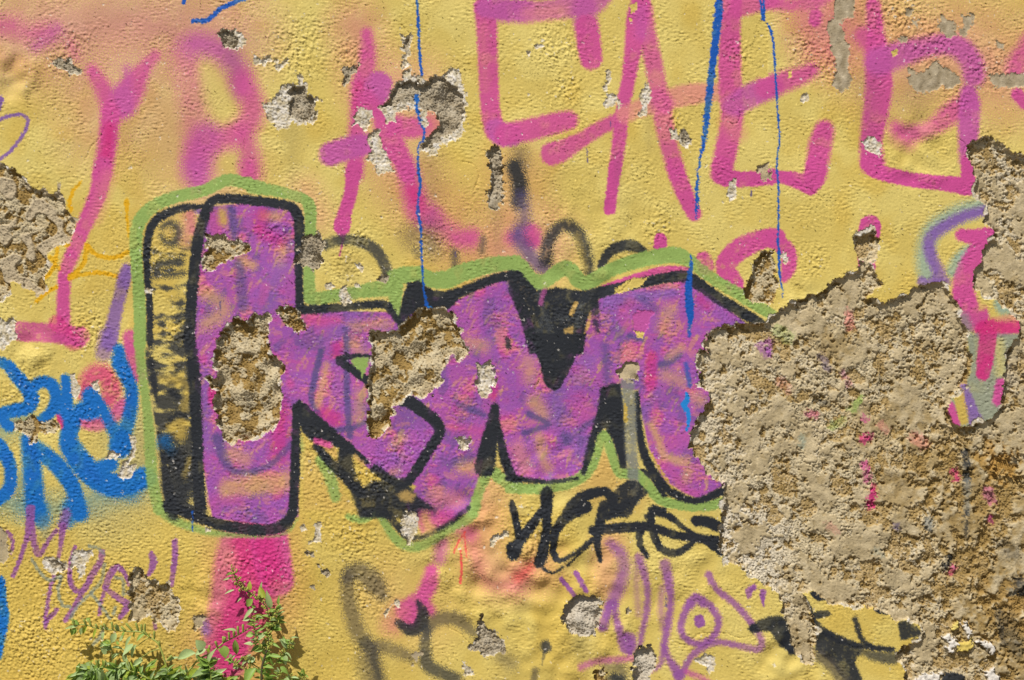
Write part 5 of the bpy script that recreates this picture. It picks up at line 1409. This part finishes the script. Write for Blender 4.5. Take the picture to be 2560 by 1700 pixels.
# ------------------------------------------------------------------ weeds at the foot of the wall
rnd = random.Random(11)
M_LEAF = make_mat('leaf_green', (.25, .38, .065), rough=.5, spec=.4, vary=.28, vscale=9, trans=.22)
M_LEAF2 = make_mat('leaf_pale', (.37, .48, .19), rough=.5, spec=.4, vary=.22, vscale=9, trans=.18)
M_LEAF3 = make_mat('leaf_young', (.36, .44, .05), rough=.5, spec=.35, vary=.25, vscale=9, trans=.3)
M_STEM = make_mat('stem_green', (.30, .34, .07), rough=.55, spec=.3, vary=.25, vscale=30)
M_STEM2 = make_mat('stem_brown', (.075, .06, .03), rough=.7, spec=.2, vary=.3, vscale=30)
M_SEED = make_mat('seed_yellow_green', (.38, .38, .08), rough=.7, spec=.2, vary=.35, vscale=60)


def leaf_mesh(name, bow, fold, tip, mat, twist=0.0):
    n = 6
    v, f = [], []
    for i in range(n + 1):
        t = i / n
        w = (math.sin(math.pi * min(1, t * 1.02) ** tip) ** .85) * .5 if 0 < i < n else .012
        z = -bow * (t * t) + bow * .25 * t
        a = twist * t
        for s in (-1, 0, 1):
            x = s * w
            zz_ = z + abs(s) * w * fold
            v.append((x * math.cos(a) - (zz_ - z) * math.sin(a), t, z + x * math.sin(a) + (zz_ - z) * math.cos(a)))
    for i in range(n):
        for k in range(2):
            a = i * 3 + k
            f.append((a, a + 1, a + 4, a + 3))
    return raw_mesh(name, np.array(v), np.array(f), None, mat)


LEAVES = {}
for mk_, mt in (('g', M_LEAF), ('p', M_LEAF2), ('y', M_LEAF3)):
    LEAVES[mk_] = [leaf_mesh('leaf', b, fo, ti, mt, tw) for (b, fo, ti, tw) in ((.18, .35, .80, .15), (.30, .22, .72, -.25), (.10, .50, .86, .3), (-.12, .28, .76, -.1))]


def tube_mesh(name, pts, radii, mat, sides=6):
    p = np.asarray(pts, float)
    v, f = [], []
    for i in range(len(p)):
        d = p[min(i + 1, len(p) - 1)] - p[max(i - 1, 0)]
        d = d / (np.linalg.norm(d) + 1e-9)
        a = np.cross(d, (0.3, 1, .1)); a /= np.linalg.norm(a) + 1e-9
        b = np.cross(d, a)
        for k in range(sides):
            t = 2 * math.pi * k / sides
            v.append(p[i] + radii[i] * (math.cos(t) * a + math.sin(t) * b))
    for i in range(len(p) - 1):
        for k in range(sides):
            k2 = (k + 1) % sides
            f.append((i * sides + k, i * sides + k2, (i + 1) * sides + k2, (i + 1) * sides + k))
    return raw_mesh(name, np.array(v), np.array(f), None, mat)


POD = tube_mesh('pod', [(0, 0, 0), (0, .12, .02), (0, .35, .04), (0, .65, .03), (0, .85, 0), (0, 1, -.04)], [.05, .12, .17, .15, .19, .10], M_STEM, 7)
_b = []
_f = []
rb = random.Random(3)
for k in range(13):
    c = np.array([rb.uniform(-.35, .35), rb.uniform(0, 1), rb.uniform(-.35, .35)]); r = rb.uniform(.09, .17)
    o_ = len(_b)
    for d in ((1, 0, 0), (-1, 0, 0), (0, 1, 0), (0, -1, 0), (0, 0, 1), (0, 0, -1)):
        _b.append(c + r * np.array(d))
    for t in ((0, 2, 4), (2, 1, 4), (1, 3, 4), (3, 0, 4), (2, 0, 5), (1, 2, 5), (3, 1, 5), (0, 3, 5)):
        _f.append(tuple(o_ + x for x in t))
SEED = raw_mesh('seed_head', np.array(_b), np.array(_f), None, M_SEED)


class Plant:
    def __init__(self, label, group, root_px, root_depth):
        self.loc = np.array([wx(root_px), -root_depth, 0.0])
        self.o = empty('weed', None, self.loc)
        self.o['label'] = label
        self.o['category'] = 'weed'
        self.o['group'] = group
        self.n = 0

    def stem(self, code, pts, depth, r=(2.2, 1.0), mat=None, ground=False):
        r = (r[0] * 1.5, r[1] * 1.6)
        p = catmull(fr(code, pts), 6)
        n = len(p)
        dep = np.interp(np.linspace(0, 1, n), np.linspace(0, 1, len(depth)), depth) * .001
        w3 = np.stack([wx(p[:, 0]), -dep, wz(p[:, 1])], 1)
        rad = np.linspace(r[0], r[1], n) * .001
        if ground:
            k = 8
            s = w3[0]
            g_ = np.array([self.loc[0] + rnd.uniform(-.02, .02), self.loc[1] + rnd.uniform(-.015, .015), -.01])
            ext = np.array([g_ + (s - g_) * (i / k) + np.array([0, 0, 0]) for i in range(k)])
            w3 = np.vstack([ext, w3]); rad = np.concatenate([np.full(k, rad[0] * 1.15), rad])
        me = tube_mesh('stem', w3 - self.loc, rad, mat or M_STEM)
        o = bpy.data.objects.new('stem', me); COL.objects.link(o); o.parent = self.o
        return w3[-n:]

    def place(self, mesh, name, base, d, length, width, nrm, thick=None):
        y = d / (np.linalg.norm(d) + 1e-9)
        z = nrm - y * np.dot(nrm, y); z = z / (np.linalg.norm(z) + 1e-9)
        x = np.cross(y, z)
        m = Matrix(((x[0] * width, y[0] * length, z[0] * (thick or length), base[0] - self.loc[0]),
                    (x[1] * width, y[1] * length, z[1] * (thick or length), base[1] - self.loc[1]),
                    (x[2] * width, y[2] * length, z[2] * (thick or length), base[2] - self.loc[2]), (0, 0, 0, 1)))
        o = bpy.data.objects.new(name, mesh); COL.objects.link(o)
        o.parent = self.o
        o.matrix_basis = m
        self.n += 1
        return o

    def leaf2(self, code, b, t, w, kind='p', depth=60):
        """A leaf seen in the photograph: base, tip, width in tracing units."""
        k = {'P1': 1 / 7.87, 'P2': 1 / 6.381, 'P3': 1 / 9.8}[code]
        (bx, by), (tx, ty) = fr(code, [b, t])
        d0 = depth * .001
        base = np.array([wx(bx), -d0, wz(by)])
        tip = np.array([wx(tx), -d0 - rnd.uniform(-.25, .45) * math.hypot(tx - bx, ty - by) * S, wz(ty)])
        L = np.linalg.norm(tip - base)
        nrm = np.array([rnd.uniform(-.5, .2), -1.0, rnd.uniform(.3, 1.2)])
        self.place(rnd.choice(LEAVES[kind]), 'leaf', base, tip - base, L, w * k * S * 1.35, nrm)

    def leaves_along(self, w3, n, lmin, lmax, kinds='ggp', t0=.1, t1=1.0, up=.0):
        for i in range(n):
            t = t0 + (t1 - t0) * (i + rnd.random()) / n
            j = min(len(w3) - 2, int(t * (len(w3) - 1)))
            a = w3[j] + (w3[j + 1] - w3[j]) * rnd.random()
            d = w3[j + 1] - w3[j]; d = d / (np.linalg.norm(d) + 1e-9)
            side = np.cross(d, (0, -1, 0)) * rnd.choice((-1, 1))
            v = side * rnd.uniform(.5, 1) + d * rnd.uniform(0, .7) + np.array([0, -rnd.uniform(-.3, .6), up + rnd.uniform(-.3, .25)])
            L = rnd.uniform(lmin, lmax) * S * rnd.choice((.8, 1.0, 1.2, 1.4))
            nrm = np.array([rnd.uniform(-.5, .3), -rnd.uniform(.4, 1), rnd.uniform(.3, 1.2)])
            self.place(rnd.choice(LEAVES[rnd.choice(kinds)]), 'leaf', a, v, L, L * rnd.uniform(.26, .40), nrm)

    def seeds_along(self, w3, n, l, t0=.2, t1=1.0):
        for i in range(n):
            t = t0 + (t1 - t0) * (i + rnd.random()) / n
            j = min(len(w3) - 2, int(t * (len(w3) - 1)))
            a = w3[j] + np.array([rnd.uniform(-1, 1), rnd.uniform(-1, 1), rnd.uniform(-1, 1)]) * 4 * S
            v = np.array([rnd.uniform(-1, 1), rnd.uniform(-1, .4), rnd.uniform(-.2, 1)])
            self.place(SEED, 'seed_head', a, v, l * S * rnd.uniform(.7, 1.2), l * S, np.array([0, -1, .3]))


GRP = 'weeds at the foot of the wall'
A = Plant('arching weed with pods along its top stem beside the violet tag', GRP, 455, .10)
s1 = A.stem('P1', [(2150, 1450), (2030, 1000), (1920, 690), (1850, 590), (1680, 480), (1520, 400), (1250, 390), (1000, 370), (700, 345), (480, 280), (300, 270), (70, 350)], [70, 62, 55, 48, 45, 44], (2.1, .9), ground=True)
A.stem('P1', [(1920, 710), (1800, 740), (1700, 780), (1550, 880)], [60, 75], (1.0, .6))
A.stem('P1', [(1690, 500), (1560, 590), (1440, 680)], [55, 62], (1.0, .6))
s2 = A.stem('P1', [(2100, 1480), (1900, 1360), (1640, 1220), (1350, 1110), (1150, 1060), (800, 1060), (600, 1080), (420, 1130)], [80, 80, 75, 70, 66], (2.0, .9), ground=True)
s2b = A.stem('P1', [(1700, 1600), (1300, 1450), (900, 1380), (600, 1250), (520, 1180)], [85, 90, 80, 70], (1.8, .8), ground=True)
s2c = A.stem('P1', [(2250, 1500), (2160, 1380), (2120, 1200), (2080, 1100)], [75, 80], (1.8, .9), ground=True)
s2d = A.stem('P1', [(1300, 1600), (1050, 1400), (1000, 1200), (940, 760), (900, 600)], [60, 55, 45, 40], (1.4, .7), ground=True)
for b, t, w, k in [((400, 320), (320, 475), 62, 'p'), ((805, 400), (770, 580), 62, 'p'), ((1040, 420), (950, 605), 95, 'p'), ((1190, 470), (1110, 590), 60, 'p'), ((1340, 470), (1180, 760), 60, 'p'),
                   ((1390, 620), (1210, 850), 105, 'p'), ((1450, 630), (1350, 880), 55, 'p'), ((1600, 925), (1390, 1020), 80, 'p'), ((1280, 840), (1180, 960), 85, 'p'), ((1260, 970), (1110, 1065), 55, 'p'),
                   ((1080, 1070), (915, 1110), 62, 'p'), ((540, 1080), (335, 1015), 55, 'p'), ((840, 1110), (670, 1220), 60, 'p'), ((1120, 1150), (895, 1415), 100, 'g'), ((720, 1190), (610, 1130), 75, 'p'),
                   ((1390, 1050), (1470, 1135), 95, 'p'), ((880, 800), (780, 720), 75, 'p'), ((1190, 1280), (1045, 1395), 70, 'p'), ((1520, 1230), (1170, 1420), 110, 'p'), ((1560, 1280), (1280, 1450), 100, 'p'),
                   ((560, 1110), (375, 1140), 38, 'y'), ((2010, 1150), (1820, 1245), 55, 'p'), ((2080, 950), (2300, 860), 60, 'p'), ((1560, 870), (1530, 960), 60, 'p'), ((2080, 1110), (2010, 1060), 60, 'g'), ((2090, 1110), (2180, 1080), 70, 'g'),
                   ((2100, 1150), (2200, 1200), 80, 'p'), ((2080, 1150), (2150, 1290), 80, 'g'), ((300, 290), (30, 360), 50, 'p'), ((260, 320), (160, 480), 60, 'g'), ((250, 330), (230, 450), 60, 'g'), ((290, 260), (150, 220), 50, 'y'), ((300, 270), (210, 160), 50, 'g'),
                   ((540, 190), (440, 140), 60, 'g'), ((920, 620), (860, 540), 70, 'y'), ((940, 640), (780, 590), 80, 'g'), ((1100, 590), (1060, 630), 70, 'g'), ((1300, 1100), (1320, 960), 70, 'y')]:
    A.leaf2('P1', b, t, w, k, 48 + max(0, b[1] - 300) * .03)
for b, t in [((240, 290), (195, 160)), ((460, 285), (425, 165)), ((560, 290), (500, 170)), ((680, 335), (650, 255)), ((780, 350), (745, 280)), ((850, 355), (815, 250)), ((980, 365), (960, 225)), ((1060, 370), (1030, 270)), ((1240, 385), (1150, 305)), ((1370, 390), (1255, 250)), ((1480, 395), (1440, 240)),
             ((1545, 410), (1545, 265)), ((1600, 440), (1610, 260)), ((1670, 475), (1585, 375)), ((1795, 540), (1800, 390)), ((1912, 690), (1905, 570)), ((2050, 940), (2145, 845)), ((740, 1055), (700, 930)), ((860, 1050), (880, 930)), ((1070, 1050), (1075, 920)), ((620, 1080), (585, 960)), ((1310, 1090), (1310, 940))]:
    (bx, by), (tx, ty) = fr('P1', [b, t])
    base = np.array([wx(bx), -.048 - max(0, b[1] - 300) * 3e-5, wz(by)])
    d = np.array([wx(tx) - wx(bx), -rnd.uniform(0, .006), wz(ty) - wz(by)])
    L = np.linalg.norm(d)
    A.place(POD, 'pod', base, d, L * 1.15, .021, np.array([0, -1, .2]), .021)
A.leaves_along(s2, 26, 16, 30, 'gpy', .15, .95)
A.leaves_along(s2b, 60, 20, 40, 'ggpp', .05, 1)
A.leaves_along(s2c, 26, 18, 30, 'gpp', .2, 1)
A.leaves_along(s2d, 26, 16, 30, 'gpp', .0, 1)
A.leaves_along(s1, 14, 12, 22, 'gyp', .3, 1)
for k in range(9):
    x_ = 300 + 230 * k + rnd.uniform(-60, 60)
    top = rnd.uniform(1080, 1300)
    st = A.stem('P1', [(x_ + 160, 1640), (x_ + 70, 1480), (x_, top + 100), (x_ - 50, top)], [70 + 6 * (k % 3), 66, 60 + 8 * (k % 2)], (1.4, .8), ground=True)
    A.leaves_along(st, 24, 20, 40, 'ggpy', .0, 1, .15)

B = Plant('low leafy weed with long side stem between the pods and the pink column', GRP, 500, .11)
t1 = B.stem('P2', [(-60, 1230), (40, 1120), (150, 1050), (300, 900), (440, 740), (640, 640), (820, 490), (1000, 400), (1240, 260)], [80, 72, 60, 52, 46], (2.4, 1.1), ground=True)
t2 = B.stem('P2', [(690, 1250), (650, 1050), (620, 880), (600, 760)], [75, 72, 70], (2.2, 1.0), ground=True)
B.stem('P2', [(560, 780), (575, 680), (590, 560)], [66, 60], (1.2, .7))
for b, t, w, k in [((530, 570), (415, 425), 120, 'p'), ((560, 580), (395, 645), 85, 'p'), ((400, 640), (100, 720), 105, 'p'), ((830, 530), (862, 722), 115, 'g'), ((995, 440), (1022, 690), 75, 'g'), ((1020, 310), (830, 255), 50, 'p'), ((260, 1010), (140, 940), 140, 'p'),
                   ((455, 950), (260, 1020), 100, 'p'), ((610, 820), (480, 780), 90, 'g'), ((610, 800), (730, 770), 80, 'g'), ((620, 850), (400, 900), 110, 'g'), ((640, 900), (500, 960), 80, 'g'), ((660, 980), (820, 950), 70, 'g'), ((680, 1060), (850, 1070), 70, 'g'), ((640, 1060), (440, 1100), 90, 'g'),
                   ((650, 1120), (520, 1140), 80, 'p'), ((460, 920), (340, 1030), 80, 'g'), ((600, 560), (590, 640), 60, 'y'), ((780, 580), (760, 620), 60, 'g'), ((450, 720), (400, 660), 50, 'p'), ((1000, 330), (980, 380), 40, 'y'), ((20, 1000), (-40, 900), 90, 'g'), ((30, 960), (60, 880), 70, 'g')]:
    B.leaf2('P2', b, t, w, k, 68 - max(0, b[0] - 600) * .04)
for b, t in [((720, 560), (700, 470)), ((815, 490), (815, 400)), ((910, 440), (910, 330)), ((985, 400), (985, 310)), ((1050, 370), (1050, 240)), ((1130, 330), (1130, 210)), ((590, 640), (600, 540)), ((840, 470), (850, 400))]:
    (bx, by), (tx, ty) = fr('P2', [b, t])
    base = np.array([wx(bx), -.055, wz(by)])
    d = np.array([wx(tx) - wx(bx), -rnd.uniform(0, .006), wz(ty) - wz(by)])
    B.place(POD, 'pod', base, d, np.linalg.norm(d) * 1.15, .021, np.array([0, -1, .2]), .021)
B.leaves_along(t2, 44, 18, 36, 'gggp', .0, 1)
for k in range(4):
    x_ = 250 + 190 * k + rnd.uniform(-40, 40)
    st = B.stem('P2', [(x_ + 60, 1300), (x_ + 20, 1150), (x_, rnd.uniform(900, 1050))], [74, 70, 64], (1.4, .8), ground=True)
    B.leaves_along(st, 22, 18, 36, 'ggpy', .0, 1, .15)
B.leaves_along(t1, 24, 16, 30, 'ggp', .0, .35)

R = Plant('upright dark stemmed weed with seed heads in front of the pink column', GRP, 668, .09)
u1 = R.stem('P2', [(1450, 1250), (1430, 1000), (1450, 800), (1510, 600), (1540, 400), (1580, 200), (1560, 60)], [70, 66, 60, 55], (3.0, 1.8), M_STEM2, ground=True)
u2 = R.stem('P3', [(1560, 1500), (1350, 1150), (1200, 950), (1000, 800), (800, 690), (620, 560), (520, 330), (455, 150)], [55, 46, 40, 34], (2.0, .9), M_STEM2)
u3 = R.stem('P2', [(1430, 950), (1600, 840), (1750, 680), (1850, 540), (1900, 380)], [64, 75, 80], (1.5, .8))
u4 = R.stem('P2', [(1450, 1180), (1700, 1150), (1930, 1110), (2060, 1020), (2140, 950)], [70, 78, 80], (1.5, .8))
u5 = R.stem('P2', [(1430, 940), (1250, 920), (1090, 850), (1000, 760), (950, 700)], [64, 72, 76], (1.5, .8))
u6 = R.stem('P2', [(1500, 640), (1400, 500), (1330, 380), (1320, 200), (1330, 80)], [60, 66, 62], (1.5, .8))
u7 = R.stem('P2', [(1560, 330), (1640, 200), (1680, 80), (1650, -60)], [56, 64, 66], (1.5, .8))
u8 = R.stem('P2', [(1430, 900), (1300, 820), (1220, 760), (1200, 700)], [64, 72], (1.2, .7))
for c, b, t, w, k, d in [('P2', (1350, 870), (1185, 1070), 115, 'g', 75), ('P2', (1330, 710), (1215, 765), 75, 'p', 72), ('P2', (1830, 650), (1815, 805), 65, 'p', 84), ('P2', (1745, 685), (1555, 680), 55, 'g', 80), ('P2', (1735, 835), (1870, 935), 55, 'g', 80), ('P2', (1850, 1000), (1828, 1150), 75, 'p', 80),
                         ('P2', (2090, 980), (2090, 855), 50, 'g', 82), ('P2', (1380, 420), (1475, 335), 55, 'p', 70), ('P2', (1310, 330), (1185, 375), 75, 'g', 68), ('P2', (1300, 500), (1155, 470), 55, 'p', 70), ('P2', (1500, 680), (1590, 800), 70, 'g', 66), ('P2', (960, 690), (940, 640), 45, 'p', 78), ('P2', (1000, 740), (900, 740), 50, 'g', 78),
                         ('P2', (1080, 860), (980, 860), 45, 'p', 76), ('P2', (1560, 900), (1540, 960), 55, 'g', 70), ('P2', (1240, 100), (1125, 130), 50, 'p', 60),
                         ('P3', (520, 670), (285, 785), 52, 'p', 40), ('P3', (440, 380), (240, 445), 45, 'p', 38), ('P3', (910, 680), (875, 455), 90, 'y', 44), ('P3', (1280, 870), (1125, 570), 140, 'y', 50), ('P3', (985, 880), (825, 1060), 130, 'g', 50), ('P3', (1010, 1090), (745, 1365), 85, 'p', 56), ('P3', (700, 860), (595, 985), 40, 'p', 42),
                         ('P3', (1210, 1260), (970, 1280), 40, 'y', 56), ('P3', (1620, 1000), (1640, 770), 60, 'g', 66), ('P3', (1610, 1040), (1710, 1030), 48, 'p', 66), ('P3', (1400, 1120), (1330, 670), 120, 'p', 48), ('P3', (1190, 620), (1190, 460), 50, 'p', 46), ('P3', (1060, 1070), (960, 1020), 60, 'g', 56), ('P3', (1080, 1180), (960, 1190), 45, 'p', 56),
                         ('P3', (1560, 1340), (1430, 1310), 60, 'g', 66), ('P3', (1650, 1330), (1760, 1260), 50, 'p', 66)]:
    R.leaf2(c, b, t, w, k, d)
R.seeds_along(u2, 26, 15, .1, 1)
R.seeds_along(u1, 18, 16, .5, 1)
for u in (u3, u4, u5, u6, u7, u8):
    R.seeds_along(u, 8, 13, .2, 1)
R.leaves_along(u3, 22, 12, 26, 'ggp', .3, 1)
R.leaves_along(u4, 8, 10, 20, 'gpy', .4, 1)
R.leaves_along(u5, 6, 12, 20, 'gp', .5, 1)
R.leaves_along(u6, 34, 12, 24, 'gggp', .1, 1)
R.leaves_along(u7, 26, 12, 24, 'ggp', .1, 1)
R.leaves_along(u8, 6, 12, 20, 'gp', .4, 1)
R.leaves_along(u1, 34, 12, 26, 'gg', .0, 1)
for k in range(3):
    x_ = 1500 + 170 * k
    st = R.stem('P2', [(x_ - 60, 1300), (x_, 1120), (x_ + 60, rnd.uniform(880, 1040))], [74, 76, 78], (1.3, .8), ground=True)
    R.leaves_along(st, 14, 12, 26, 'ggp', .1, 1, .1)
    R.seeds_along(st, 5, 12, .4, 1)
R.leaves_along(u2, 8, 8, 16, 'gy', .1, .9)
